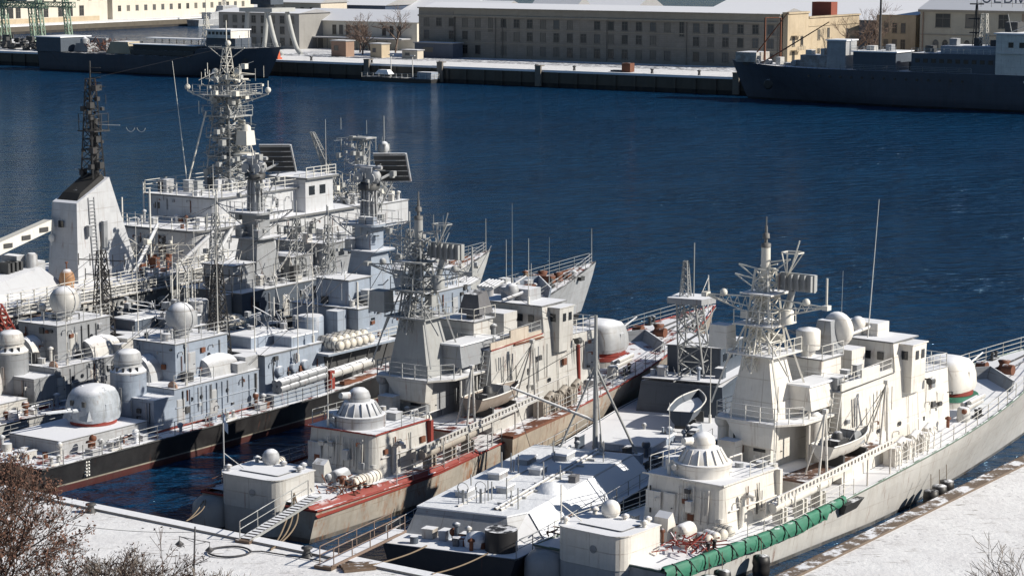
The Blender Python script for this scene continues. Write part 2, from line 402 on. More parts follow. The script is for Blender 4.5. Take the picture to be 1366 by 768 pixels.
def window(par, x, y, z, w_, h, ny=-1, arch=False, sill=True, mull=True, side='f'):
    """window on a wall facing -y (side f) or +x (side r), centre x or y, base z"""
    a = MB(); gl = MB()
    def P(s_, d, zz): return (x+s_, y-d, zz) if side == 'f' else (x+d, y+s_, zz)
    def bx(mb, s0, s1, d0, d1, z0, z1):
        mb.hexa([P(s0,d0,z0),P(s1,d0,z0),P(s1,d1,z0),P(s0,d1,z0),P(s0,d0,z1),P(s1,d0,z1),P(s1,d1,z1),P(s0,d1,z1)])
    t = .1
    bx(a, -w_/2-t, -w_/2, .0, .1, z-t, z+h+t); bx(a, w_/2, w_/2+t, .0, .1, z-t, z+h+t); bx(a, -w_/2, w_/2, .0, .1, z+h, z+h+t)
    if mull: bx(a, -.05, .05, .02, .07, z, z+h); bx(a, -w_/2, -.06, .02, .065, z+h*.66, z+h*.66+.09); bx(a, .06, w_/2, .02, .065, z+h*.66, z+h*.66+.09)
    if sill: bx(a, -w_/2-.2, w_/2+.2, .0, .22, z-.22, z-t-.01)
    f = a.build('window', MW['frame'], par)
    if arch:
        ring = [P(w_/2*math.cos(k*math.pi/8), .012, z+h+w_/2*math.sin(k*math.pi/8)) for k in range(9)]
        gl.add([P(-w_/2,.012,z), P(w_/2,.012,z)]+ring, [tuple(range(11))])
    else: gl.add([P(-w_/2,.012,z),P(w_/2,.012,z),P(w_/2,.012,z+h),P(-w_/2,.012,z+h)], [(0,1,2,3)])
    gl.build('pane', wr.choice((MW['win'],MW['win'],MW['win2'],MW['win3'])), f); return f
def bld(label, e0, n0, z0, cat='building', name='building'):
    return empty(name, FP(e0, n0, z0), FRZ, label=label, cat=cat)

# long three storey building
b = bld('long three storey tan stone building with rows of dark windows', -131, 42, 4.5, name='factory_building')
L = 121; Hh = 14.4
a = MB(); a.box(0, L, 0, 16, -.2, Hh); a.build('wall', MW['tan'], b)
a = MB(); a.box(-.25, 12.6, -.45, 0, -.15, Hh-1.0); a.build('end_pavilion', MW['tan'], b)
a = MB(); a.box(-.5, L+.3, -.7, 0.001, Hh-2.45, Hh-1.95); a.box(-.3, L+.2, -.35, .5, Hh-1.94, Hh-.1); a.box(-.6, L+.3, -.75, .7, Hh-.09, Hh+.25); a.build('cornice', MW['trim'], b)
a = MB(); a.box(0, L+.1, -.14, 0.0, 4.35, 4.65); a.box(0, L+.1, -.14, 0, 8.5, 8.75); a.build('string_course', MW['trim'], b)
a = MB(); a.add([(0,.5,Hh+.02),(L,.5,Hh+.02),(L,8,Hh+1.6),(0,8,Hh+1.6),(0,16.4,Hh+.02),(L,16.4,Hh+.02)], [(0,1,2,3),(3,2,5,4),(0,3,4),(1,5,2)]); a.build('roof', MW['roof'], b)
for k in range(26):
    x = 2.6+k*4.62
    if k in (5, 19): 
        window(b, x, 0, 8.0, 1.3, 4.2, mull=True); continue
    off = -.45 if x < 12 else 0
    for fl, (z, h) in enumerate(((1.2,2.5),(5.4,2.4),(9.2,2.3))):
        if (k*3+fl) % 17 == 4: continue
        window(b, x, off, z, 1.75, h, mull=(k*7+fl*3) % 4 != 0)
for x in (12.9, 27.5, 30, 66, 92, 120.3):
    a = MB(); a.tube((x,-.25,.2), (x,-.25,Hh-2.5), .11, n=6); a.build('downpipe', MW['frame'], b)
# sunlit end wing
b = bld('sunlit tan stuccoed wing at the right end of the long building', -9.5, 42, 4.5, name='end_wing')
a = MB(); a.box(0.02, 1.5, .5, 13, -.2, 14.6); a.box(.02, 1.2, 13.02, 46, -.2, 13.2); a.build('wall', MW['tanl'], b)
a = MB(); a.box(-.1, 1.9, .3, 13.2, 14.61, 15.1); a.box(-.1, 1.6, 13.4, 46.2, 13.21, 13.6); a.box(1.2,1.45,13.2,46,10.9,11.25); a.build('parapet', MW['tanl'], b)
for y, z in ((4,2),(4,6),(9,6),(20,2),(26,7.5),(32,2),(38,7),(20,7.2)): window(b, 1.21 if y > 13 else 1.51, y, z, 1.3, 2.6, side='r')
a = MB(); a.box(1.52, 3.4, 2.5, 7.5, 4.6, 4.8); a.box(1.52,3.4,2.5,7.5,8.6,8.75); a.build('balcony', MW['tanl'], b)
a = MB(); a.rail([(3.35,2.6,4.8),(3.35,7.4,4.8)], 1., 2, 1., .05); a.build('balcony_railing', MW['frame'], b)
a = MB(); a.box(-6, 0, 30, 34, 12.0, 17.2); a.build('brick_stair_head', MW['brick'], b)
# big roofs behind
def gabled(label, e0, n0, L, D, h, rise, wallm, z0=4.5, wins=None, hip=0., name='building', back=False):
    b = bld(label, e0, n0, z0, name=name)
    a = MB(); a.box(0, L, 0, D, -.2, h); a.build('wall', wallm, b)
    a = MB(); o = .6
    a.add([(-o,-o,h+.0),(L+o,-o,h+.0),(L+o-hip,D/2,h+rise),(-o+hip,D/2,h+rise),(-o,D+o,h),(L+o,D+o,h)], [(0,1,2,3),(3,2,5,4),(0,3,4),(1,5,2),(0,1,5,4)])
    a.build('roof', MW['roof'], b)
    if back: b.location = BP(e0, n0); b.rotation_euler = (0,0,BRZ)
    if wins:
        for row in wins:
            x0, dx, n, z, w_, h_ = row[:6]
            for k in range(n): window(b, x0+k*dx, 0, z, w_, h_, arch=len(row) > 6, sill=True)
    return b
gabled('wide low workshop with a great snow covered roof behind the long building', -66, 96, 118, 60, 11.5, 7, MW['greyp'])
gabled('pale hall with snowy ridge behind the left end of the long building', -140, 110, 40, 30, 10.0, 7, MW['whitep'])
gabled('narrow white gabled house showing above the long building roof', -117, 80, 16, 12, 12.5, 4.8, MW['whitep'])
# yellowish building far right
b = gabled('yellowish two storey building with large gridded windows and snowy hipped roof', 14, 80, 90, 18, 15.4, 6.5, MW['ochre'], wins=[(4.8,1,0,0,1,1)], hip=5)
for x in (6.8, 15.6, 33.8, 42.6, 51, 60):
    window(b, x, 0, 10.6, 4.2, 3.6)
window(b, 24.4, 0, 10.6, 2.6, 3.6)
for x in (4.8, 7.6, 14.0, 16.8, 23, 25.8, 34, 37, 44, 47): window(b, x, 0, 3.6, 1.5, 2.8, arch=True)
a = MB(); a.box(-.4, 90.4, -.75, 0, 14.7, 15.38); a.box(0,90,-.2,0,8.3,8.6)
a.build('cornice', MW['trim'], b)
for x in (1, 30, 60): a = MB(); a.tube((x,-.3,.2), (x,-.3,14.6), .14); a.build('downpipe', MW['pink'], b)
# rooftop lettering, lower part seen at the frame's top
def roof_sign():
    r_ = empty('rooftop_sign', FP(32, 79.4, 21.0), FRZ, label='tall rooftop letters on a metal frame above the yellowish building', cat='sign')
    cu = bpy.data.curves.new('letters', 'FONT'); cu.body = 'СЕВМ'; cu.size = 4.4; cu.extrude = .08; cu.space_character = 1.12
    ob = bpy.data.objects.new('tmp', cu); scene.collection.objects.link(ob)
    me = bpy.data.meshes.new_from_object(ob); bpy.data.objects.remove(ob)
    me.materials.clear(); me.materials.append(paint('sign_letter_blue', (.07,.09,.14), .5, dirt=.1, bump=0))
    o = bpy.data.objects.new('letters', me); scene.collection.objects.link(o); o.parent = r_; o.location = (0, -.2, 1.0); o.rotation_euler = (R(90), 0, 0)
    a = MB()
    for z in (.9, 2.6, 4.2): a.tube((-1,.1,z), (36,.1,z), .07, n=4)
    for k in range(13): a.tube((k*3,.1,-.2), (k*3,.1,4.3), .06, n=4)
    a.build('sign_frame', MW['frame'], r_)
roof_sign()
b = gabled('brownish house with dark tall windows left of the yellowish building', -1, 84, 12, 14, 13.6, 1.0, MW['tanl'])
for x in (3.0,5.6,8.2):
    for z in (4, 8.6): window(b, x, 0, z, 1.2, 2.6)
# left half buildings
b = gabled('low sunlit pale building with dark tall windows and snowy roof, left of the long one', -198, 66, 48, 16, 8.9, 3.6, MW['whitep'])
for x in (2.5,5.6,8.8,14.8,17.6,20.4,24,26.5,35,38,41): window(b, x, 0, 4.6, 1.35, 2.9)
a = MB(); a.box(0, 46, -5.5, -.3, 3.5, 3.9); a.build('canopy', MW['roof'], b)
a = MB()
for k in range(12): a.tube((k*4,-5.2,0),(k*4,-5.2,3.5), .14, n=6)
a.build('canopy_posts', MW['frame'], b)
b = gabled('grey shaded three storey block behind the cargo ship bridge', -222, 54, 34, 16, 11.4, 1.2, MW['greyp'])
for k in range(8):
    for z in (1.2, 4.8, 8.2): window(b, 3+k*4, 0, z, 1.7, 2.2)
b = gabled('dark tall shed behind the portal crane', -226, 110, 30, 30, 12.5, 4, paint('dark_blue_cladding', (.035,.06,.11), .7, dirt=.3, bscale=.3))
b = gabled('ochre brown house with long roof in the upper left centre', -206, 120, 50, 18, 10.8, 3.5, paint('ochre_plaster', (.42,.27,.14), .9, dirt=.5, bscale=.3))
b = gabled('tan brown brick house behind the bare trees left of the long building', -162, 84, 10, 14, 9.6, 3.2, MW['pink'])
b = gabled('cream quayside house above the bright low building', -226, 80, 26, 14, 14, 3, MW['cream'])
for k in range(6): window(b, 2+k*4, 0, 10.4, 1.2, 2)
b = gabled('long white warehouse with many dark doors across the basin', -60, 4, 136, 24, 13.5, 4, MW['whiteb'], back=True)
for x in (6,12,18,26,33,42,52,66,71,76,90,94,104,110,118): window(b, x, 0, 2.4, 2.2+(x % 3)*.7, 4.6, sill=False, mull=x % 2 == 0)
for x in range(4,134,8): window(b, x, 0, 9.2, 1.6, 2.0, sill=False)
a = MB(); a.box(0, 130, -.3, 0, .0, 2.1); a.build('plinth', MW['tanl'], b)
b = gabled('white harbour building behind the moored patrol vessel, upper left', 82, 6, 110, 22, 12, 3, MW['whiteb'], back=True)
for k in range(16): window(b, 5+k*6.4, 0, 3.6, 2.0, 2.6, sill=False)
fw2 = MB(); fw2.box(-150, 300, -.6, -.05, -1, 3.15); q_ = tag(fw2.build('quay_wall', wm), label='low quay wall across the back basin', cat='quay wall'); q_.location = BP(0,-22,0); q_.rotation_euler = (0,0,BRZ)
# quay huts and yard things
def hut(label, e, n, w_, d_, h, mat, name='kiosk', cat='kiosk'):
    r_ = bld(label, e, n, 4.5, cat=cat, name=name)
    a = MB(); a.box(0, w_, 0, d_, -.05, h); a.build('wall', mat, r_)
    a = MB(); a.box(-.3, w_+.3, -.4, d_+.3, h+.01, h+.3); a.build('roof', MW['roof'], r_)
    window(r_, w_*.35, 0, h*.4, w_*.25, h*.3, sill=False, mull=False)
    return r_
hut('pink grey kiosk with snowy roof on the far quay beside the orange box', -151, 24, 5.6, 4, 4.6, MW['pink'])
hut('small tan hut with overhanging snowy roof, second from the orange box', -137, 25, 4.2, 4, 4.0, MW['tanl'])
hut('low cream container hut in front of the dark shed', -126, 26, 5.6, 3, 2.4, MW['cream'])
hut('grey shed in shade at the left foot of the long building', -128, 35, 14, 5, 4.2, paint('shed_blue_grey', (.10,.12,.16), .8, dirt=.4), name='shed', cat='shed')
r_ = empty('orange_winch', FP(-156, 2, 4.5), FRZ, label='orange red winch box at the far quay edge', cat='winch')
a = MB(); a.box(0, 2.6, 0, 2, 0, .5); a.box(.3, 2.3, .3, 1.7, .5, 3.0, .3, .2); a.build('housing', paint('orange_red_paint', (.5,.09,.03), .6, dirt=.4, snow=.2), r_)
a = MB(); a.tube((.2,-.1,1.2),(2.4,-.1,1.2), .6, n=12); a.build('drum', M['rust'], r_)
r_ = empty('rusty_tank', FP(-36, 2.2, 4.5), FRZ, label='rust brown box tank on the far quay edge', cat='tank')
a = MB(); a.box(0, 2.6, 0, 2.2, .1, 2.4); a.build('tank_body', M['rust'], r_)
a = MB(); a.box(-3.6, -.2, .2, 2, .1, .5); a.build('skid', M['dark'], r_)
bol = None
for k, e in enumerate((-163,-140,-118,-94,-62,-50,-26,-12)):
    if bol is None:
        a = MB(); a.lathe((0,0,0), [(.45,0),(.35,.2),(.3,.9),(.5,1.0),(.5,1.25),(.1,1.35)], 10); bol = a.build('bollard', M['dark']); o = bol
    else: o = bol.copy(); scene.collection.objects.link(o)
    o.location = FP(e, 1.0, 4.56); tag(o, 'dark mooring bollard on the kerb of the far quay', 'bollard', 'bollards along the far quay')
# far quay fender posts (stout grey uprights seen against the wall)
p0 = None
for e in (-118, -92.5, 0.0, -60):
    if p0 is None:
        a = MB(); a.box(-.9, .9, -1.6, -.96, .2, 5.5); a.box(-1, 1, -1.65, .3, 5.5, 5.75); p0 = a.build('fender_pier', M['conc']); o = p0
    else: o = p0.copy(); scene.collection.objects.link(o)
    o.location = FP(e, 0, 0); o.rotation_euler = (0,0,FRZ)
    tag(o, 'stout grey concrete fender pier projecting from the far quay wall', 'fender', 'fender piers on the far quay wall')
# pontoon
r_ = empty('pontoon', FP(-116, -6.2, 0), FRZ, label='dark flat pontoon with white railing at the far quay', cat='pontoon')
a = MB(); a.box(0, 24, 0, 4, -.5, 1.1); a.build('hull', M['black'], r_)
a = MB(); a.box(.1, 18, .1, 3.9, 1.11, 1.2); a.build('deck', M['dark'], r_)
a = MB(); a.rail([(0,0,1.1),(24,0,1.1),(24,4,1.1)], 1.3, 3, 2, .05); a.build('railing', M['railw'], r_)
a = MB(); a.box(19, 23.8, .4, 3.6, 1.11, 3.0); a.build('cabin', M['blue'], r_)
a = MB(); a.box(4, 9, .6, 3.2, 2.0, 3.2, 1, .5); a.build('covered_boat', M['snow'], r_)
for x in (8, 15.5): a = MB(); a.tube((x,3,1.1),(x,3,7.2), .12); a.box(x-.8,x+.8,2.8,3.2,7.2,7.4); a.build('light_pole', M['railw'], r_)
# ------------------------------------------------------------------ hull builder
def make_hull(par, mat, deckmat, L, B, zd, transom=.9, full=.55, rake=4., wlf=.92, zmin=-1.0, n=30, gun=None, gr=.07, bulw=0., deck_from=0., blunt=2.3):
    lev = [1., .8, .55, .28, .0, zmin]
    def hb(t, s):
        t = min(max(t, 0.), 1.); s_ = max(0., s); ff = full-.10*(1-s_); p = 1.35+(blunt-1.35)*s_**1.5
        k = 1. if t < ff else max(0., 1-((t-ff)/(1-ff))**p)
        a = (transom-.05*(1-s_)) + (1-transom+.05*(1-s_))*min(1., t/.22)**.7
        return B/2*k*a*(wlf+(1-wlf)*s_)*(1 if s >= 0 else .86)
    def Ls(s): return L-rake*(1-max(0., s))**1.15-(0 if s >= 0 else rake*.5)
    def pt(t, s, sg):
        z = zd(t*L)*s if s >= 0 else s
        return (t*Ls(s), sg*hb(t, s), z)
    ts = [(k/n) for k in range(n)]+[.985, 1.0]
    m = MB()
    for sg in (1, -1): m.loft([[pt(t, s, sg) for s in lev] for t in ts], cap=False)
    m.add([pt(0, s, 1) for s in lev]+[pt(0, s, -1) for s in reversed(lev)], [tuple(range(2*len(lev)))])
    h = m.build('hull', mat, par)
    d = MB(); rows = [t for t in ts if t*L >= deck_from]; vs = []
    for t in rows: x, y, z = pt(t, 1., 1); vs += [(x, y-.03 if y > .03 else y, z-.02), (x, 0, z+.05-.02), (x, -y+.03 if y > .03 else -y, z-.02)]
    d.add(vs, [(3*k, 3*k+1, 3*k+4, 3*k+3) for k in range(len(rows)-1)]+[(3*k+1, 3*k+2, 3*k+5, 3*k+4) for k in range(len(rows)-1)])
    d.build('deck', deckmat, par)
    edge = lambda u, sg=-1, inset=0: (u, sg*max(0., hb(u/L, 1.)-inset), zd(u))      # sg=-1 starboard
    if gun is not None:
        g_ = MB()
        for sg in (1, -1): g_.path([edge(t*L, sg) for t in ts], gr, 5)
        g_.path([edge(0, 1), edge(0, -1)], gr, 5); g_.build('gunwale', gun, par)
    if bulw:
        g_ = MB(); us = [L*(1-bulw)+L*bulw*k/10 for k in range(11)]
        for sg in (1, -1):
            g_.loft([[edge(u, sg), (edge(u, sg)[0], edge(u, sg)[1]*1.02, edge(u, sg)[2]+1.1)] for u in us], cap=False)
        g_.build('bulwark', mat, par)
    return h, edge
def add_rail(par, edge, u0, u1, mat, sides=(-1, 1), h=1.0, wires=3, step=2.0, inset=.12, r=.028, name='railing'):
    for sg in sides:
        n = max(1, int((u1-u0)/step)); g_ = MB()
        g_.rail([edge(u0+(u1-u0)*k/n, sg, inset) for k in range(n+1)], h, wires, step, r); g_.build(name, mat, par)

# ------------------------------------------------------------------ grey cargo ship, far left
T = empty('cargo_ship', FP(-232, -12.5, 0), FRZ, label='long dark grey cargo ship with piled deck cargo and small white bridge, upper left', cat='ship')
hm = paint('cargo_hull_grey', (.066,.076,.100), .6, dirt=.6, rust=.5, plates=.6, bands=[(.4, (.015,.015,.017))], bscale=.3)
zdc = lambda u: 5.6+(2.6 if u > 66 else 0)+(.8*((u-66)/26)**2 if u > 66 else 0)
h, ed = make_hull(T, hm, M['dark'], 92, 14, zdc, transom=.75, full=.78, rake=5, n=40, blunt=3)
a = MB(); a.box(70, 91, -6.9, -6.84, 0, 1); a = MB()
a.box(0.6, 11, -6.2, 6.2, 5.7, 9.9); a.build('poop_house', M['navy'], T)
a = MB(); a.box(.2, 11.3, -6.6, 6.6, 9.92, 10.2); a.build('poop_roof', M['snow'], T)
a = MB(); a.box(11.2, 19, 5, 6, 5.7, 9.6); a.build('side_screen', M['grey'], T)
a = MB(); a.box(12, 18, -2, 3, 5.7, 8.2, .6, .6); a.lathe((15,0,8.2), [(1.5,0),(1.4,1.2),(.1,1.9)], 12); a.build('deck_machinery', M['grey'], T)
a = MB(); a.box(28, 38, -4.5, 3, 5.7, 9.2, 1.5, .5); a.build('covered_cargo', paint('cream_tarpaulin', (.42,.37,.27), .8, snow=.6, dirt=.3), T)
a = MB(); a.box(38.6, 64, -4, 4.5, 5.7, 8.6); a.box(39,63.5,-5.2,-4.1,5.7,7.1); a.build('hatch_coaming', M['dark'], T)
a = MB(); a.box(38.4, 64.4, -5.4, -1, 8.63, 8.85); a.box(38, 62, 2, 6, 10.1, 10.4); a.build('hatch_cover', M['snow'], T)
for k in range(9): a = MB(); a.tube((38.6+k*2.9, 5.5, 8.6), (38.6+k*2.9, 5.5, 10.1), .15, n=4); a.build('cover_stanchion', M['dark'], T)
a = MB(); rr = random.Random(5)
for k in range(150):
    x = rr.uniform(19, 31); y = rr.uniform(-5, 5); z = rr.uniform(5.7, 9.3); d = Vector((rr.uniform(-1.6,1.6), rr.uniform(-.8,.8), rr.uniform(-.8,1.2)))
    a.tube((x,y,z), Vector((x,y,z))+d, rr.uniform(.06,.16), n=4)
tag(a.build('scrap_heap', M['rust'], T), kind='stuff')
a = MB(); a.box(67, 78, -3.5, 3.5, 8.2, 11.2); a.build('bridge_house', M['navy'], T)
a = MB(); a.box(68.5, 77.5, -4.8, 3.5, 11.22, 13.4); a.build('wheelhouse', M['white'], T)
a = MB(); a.box(68.2, 77.8, -5.1, 3.8, 13.42, 13.7); a.build('wheelhouse_roof', M['snow'], T)
for k in range(6):
    a = MB(); a.box(69+k*1.45, 69.95+k*1.45, -4.84, -4.805, 12.2, 13.0); a.build('window', M['glass'], T)
a = MB(); a.lattice((64,0,8.2), (64,0,17), 2.2, .9, 5, .14); a.tube((64,0,17),(64,0,22), .18, .08); a.tube((61.5,0,18),(66.5,0,18), .1); a.tube((64,-3,14.6),(64,3,14.6), .1); a.build('mast', M['mastw'], T)
a = MB(); a.tube((80,0,8.4),(80,0,13.5), .14); a.tube((86,0,9),(86,0,12), .1); a.build('foremast', M['mast'], T)
a = MB(); a.lathe((84,-6.25,4.6), [(1.2,0),(1.1,.12)], 14, 'Y'); a.build('anchor_recess', M['black'], T)
add_rail(T, ed, 68, 91, M['railg'], h=1.1, wires=2, step=2.5, r=.05)

def SB_(T, name, mat, x, y, z, r=.28):
    a = MB(); a.lathe((x, y, z), [(r,-.03),(r,.05)], 10, 'Y'); return a.build(name, mat, T)
# ------------------------------------------------------------------ dark grey ship, far right
T = empty('naval_auxiliary', FP(0, -14, 0), FRZ, label='big dark blue grey ship with derricks and a white bridge block, upper right', cat='ship')
hm = paint('auxiliary_hull', (.070,.082,.108), .55, dirt=.6, rust=.45, plates=.6, bands=[(.5, (.012,.012,.014))], bscale=.3)
# bow towards the left: build mirrored by turning the ship round
T.rotation_euler = (0, 0, FRZ+math.pi); p = FP(129.3, -9.5, 0); T.location = p
zda = lambda u: 8.4 + (.9*((u-95)/29)**2 if u > 95 else 0)
h, ed = make_hull(T, hm, M['snow_deck'], 126, 15, zda, transom=.8, full=.74, rake=4.5, n=40, blunt=2.8)
X = lambda e: 126-max(e-5.3, e*.35)      # e = metres from the bow
def pb(name, mat, *boxes):
    for (e0, e1, y0, y1, z0, z1, *t) in boxes: a = MB(); a.box(X(e1), X(e0), y0, y1, z0, z1, *(t or (0,0))); o = a.build(name, mat, T)
    return o
pb('foredeck_house', M['cream'], (8.3,14,-3,4,9.2,11.6)); 
pb('deck_house', M['pale'], (33.5,38.5,-1,5,8.45,15.0)); pb('deck_house', M['navy'], (41,52,-3,6.2,8.45,12.6)); pb('deck_house', M['pale'], (26,33,-2,4,8.45,11.4))
pb('snowy_house_roof', M['snow'], (40.6,52.4,-3.4,6.6,12.62,12.9), (33.2,38.8,-1.3,5.3,15.02,15.3))
pb('superstructure', M['navy'], (56,78,-5,6.4,8.45,12.8)); pb('superstructure', M['blue'], (63,78,-4,5.8,12.82,14.6))
pb('bridge_block', M['white'], (77,92,-6,7.2,8.4,17.6), (77.5,92,-6,7.7,13.2,13.5))
pb('bridge_roof', M['snow'], (76.6,92.4,-6.4,7.8,17.62,17.9))
pb('funnel', M['dark'], (77,80,-2,2,17.9,20.2))
for k in range(4): pb('window', M['glass'], (80+k*2.6,81.2+k*2.6,7.201,7.25,14.6,15.8))
for k in range(5): pb('porthole', M['draft'], (84+k*1.6,84.6+k*1.6,7.5,7.56,6.7,7.2))
a = MB(); rr = random.Random(9)
for e0, z in ((11,9),(14,9.5),(21,9),(24,9)):
    a.box(X(e0+1.6), X(e0), 1, 3, 8.4, 8.4+rr.uniform(.8,1.8)); a.lathe((X(e0+3),3,9.3), [(.7,-.8),(.7,.8)], 10, 'Y')
a.build('deck_winches', M['grey'], T)
a = MB()
for e_, y in ((15,1.5),(17.5,-2)):
    a.tube((X(e_),y,8.4),(X(e_),y,20), .3, .22, 8); 
a.tube((X(15),1.5,20),(X(17.5),-2,20), .15)
a.build('kingposts', M['rust'], T)
a = MB(); a.tube((X(11.5),3,9),(X(22),3,21.5), .2, .12, 6); a.tube((X(15),3,9),(X(33),3,19.4), .2, .12, 6); a.build('derrick_booms', M['rust'], T)
a = MB(); a.tube((X(45),0,12),(X(45),0,27.5), .35, .22, 8); a.build('pole_mast', M['dark'], T)
a = MB(); a.tube((X(70),2,12),(X(70),2,27), .25, .12, 6); a.tube((X(69),2,12),(X(69.8),2,24), .1); a.tube((X(71.2),2,12),(X(70.2),2,24), .1)
for z, w_ in ((24.2,3.4),(20.8,3.8),(17.6,3.2)): a.tube((X(70-w_/2),2,z),(X(70+w_/2),2,z), .16, n=5)
a.build('signal_mast', M['mastd'], T)
a = MB(); a.lattice((X(72),2,14.6),(X(72),2,22), 1.8, 1.2, 4, .09); a.build('lattice_mast', M['mastw'], T)
a = MB(); a.tube((X(79),3,18),(X(86),3,21), .1); a.tube((X(79),3,18),(X(78),3,22), .1); a.build('antenna', M['mast'], T)
a = MB(); a.lathe((X(19),7.0,4.2), [(1.3,0),(1.0,.25)], 14, 'Y'); a.build('anchor_recess', M['black'], T)
for k in range(15):
    a = SB_(T, 'porthole', M['glass'], X(30+k*2.8), 7.46, 6.6)
for e0, w_, z1 in ((10,2,9.6),(19,1.2,10.2),(27,1.6,12.2),(31,1,12.6),(43,2,13.6),(48,1.4,14),(54,1.6,10),(58,2,14),(64,1.8,15.8),(70,1.2,16),(74,2,15.6)):
    pb('deck_box', M[('grey','pale','dark','cream')[e0 % 4]], (e0,e0+w_,1,3.2,8.42 if e0 < 40 or 52 < e0 < 56 else 12.85,z1+.4))
a = MB()
for e0 in range(57,77,2): a.box(X(e0+1.1), X(e0), 6.4, 6.46, 10.6, 11.5)
a.build('window_row', M['glass'], T)
a = MB(); a.rail([(X(56),6.4,12.82),(X(77),6.4,12.82)], 1.1, 3, 1.6, .05); a.rail([(X(40.6),6.4,12.9),(X(52),6.4,12.9)], 1.1, 3, 1.6, .05); a.build('railing', M['railw'], T)
add_rail(T, ed, 60, 123, M['railg'], sides=(1,), h=1.2, wires=3, step=3, r=.05)
pb('hull_plating', paint('auxiliary_rail_white', (.4,.4,.4), .6, snow=1), (7.6,15,3.2,3.4,9.4,10.8))

# ------------------------------------------------------------------ pale patrol vessel across the basin
T = empty('moored_patrol_boat', BP(96, -30, 0), BRZ, label='small pale patrol vessel moored across the basin, upper left', cat='ship')
h, ed = make_hull(T, M['pale'], M['snow_deck'], 52, 8, lambda u: 3+(1.6*((u-30)/22)**2 if u > 30 else 0), rake=4)
a = MB(); a.box(10, 36, -2.6, 2.6, 3, 6.2); a.box(20, 32, -2.2, 2.2, 6.22, 9, .6, .3); a.build('superstructure', M['pale'], T)
a = MB(); a.lattice((24,0,9),(24,0,17), 1.6, .6, 5, .12); a.build('mast', M['mast'], T)
a = MB(); a.lathe((42,0,3.6), [(1.6,0),(1.5,1.4),(.6,2.0)], 12); a.tube((43,0,4.8),(47,0,5.4), .15); a.build('gun_turret', M['pale'], T)

# ------------------------------------------------------------------ gantry crane (pale green lattice)
gm = paint('crane_pale_green', (.22,.31,.24), .6, rust=.5, dirt=.4, bscale=.3)
T = empty('gantry_crane', FP(-282, 10, 4.3), FRZ, label='pale green lattice gantry crane on the far left pier', cat='crane')
for y in (0, 12):
    for x0, x1 in ((-10,-7),(8,5),(24,21)):
        a = MB(); a.lattice((x0, y, .2), (x1, y, 26), 1.6, 1.2, 9, .22, rb=.12); a.build('leg', gm, T)
a = MB(); a.lattice((-12,0,14),(26,0,14), 1.6, 1.6, 14, .2, rb=.12); a.lattice((-12,12,14),(26,12,14), 1.6,1.6,14,.2, rb=.12); a.build('cross_girder', gm, T)
a = MB(); a.lattice((-14,6,26),(28,6,26), 3, 3, 14, .25, rb=.14); a.build('main_girder', gm, T)
a = MB(); a.box(0, 8, 2, 8, 15.2, 19); a.build('machine_house', M['dark'], T)
a = MB(); a.box(8, 14, 3, 9, 15.2, 17.6); a.build('snowy_platform', M['cream'], T)
for x in (-10, 8, 24): a = MB(); a.box(x-2, x+2, -1, 13, 0, 1.3); a.build('bogie', M['dark'], T)
T = empty('steel_stock', FP(-292, 1, 4.3), FRZ, label='dark jumble of steel stock under the green gantry crane', cat='scrap pile')
a = MB(); rr = random.Random(15)
for k in range(120):
    x = rr.uniform(0, 50); y = rr.uniform(0, 8); z = rr.uniform(0, 3.6); a.box(x, x+rr.uniform(.5,3), y, y+rr.uniform(.4,1.5), z, z+rr.uniform(.3,1.4))
tag(a.build('stacked_sections', M['dark'], T), kind='stuff')
# portal crane with curved legs
T = empty('portal_crane', FP(-174, 18, 4.5), FRZ, label='grey portal crane with bowed legs beside the cargo ship bow', cat='crane')
pm = paint('crane_grey', (.42,.43,.42), .6, rust=.3, dirt=.3, bscale=.3)
def bow(x0, x1, y, sg):
    pts = [Vector((x0+(x1-x0)*(k/10)**.55*1.0, y, .2+13.0*(k/10))) for k in range(11)]
    a = MB()
    for p_, q_ in zip(pts, pts[1:]): a.tube(p_, q_, .75-.1*abs(p_.z/13-.5), n=8)
    a.build('leg', pm, T)
for y in (0, 9): bow(-6.5, -4.5, y, 1); bow(9, 3.5, y, -1)
a = MB(); a.box(-7, 6, -1, 10, 13.0, 14.2); a.build('portal_deck', pm, T)
a = MB(); a.lathe((-1,4.5,14.2), [(2.6,0),(2.6,1)], 16); a.box(-5, 3, 2, 8, 15.2, 19.5); a.build('crane_house', M['navy'], T)
a = MB(); a.lattice((2,4.5,17),(-2,4.5,33), 1.6, 1, 8, .15); a.build('jib', pm, T)

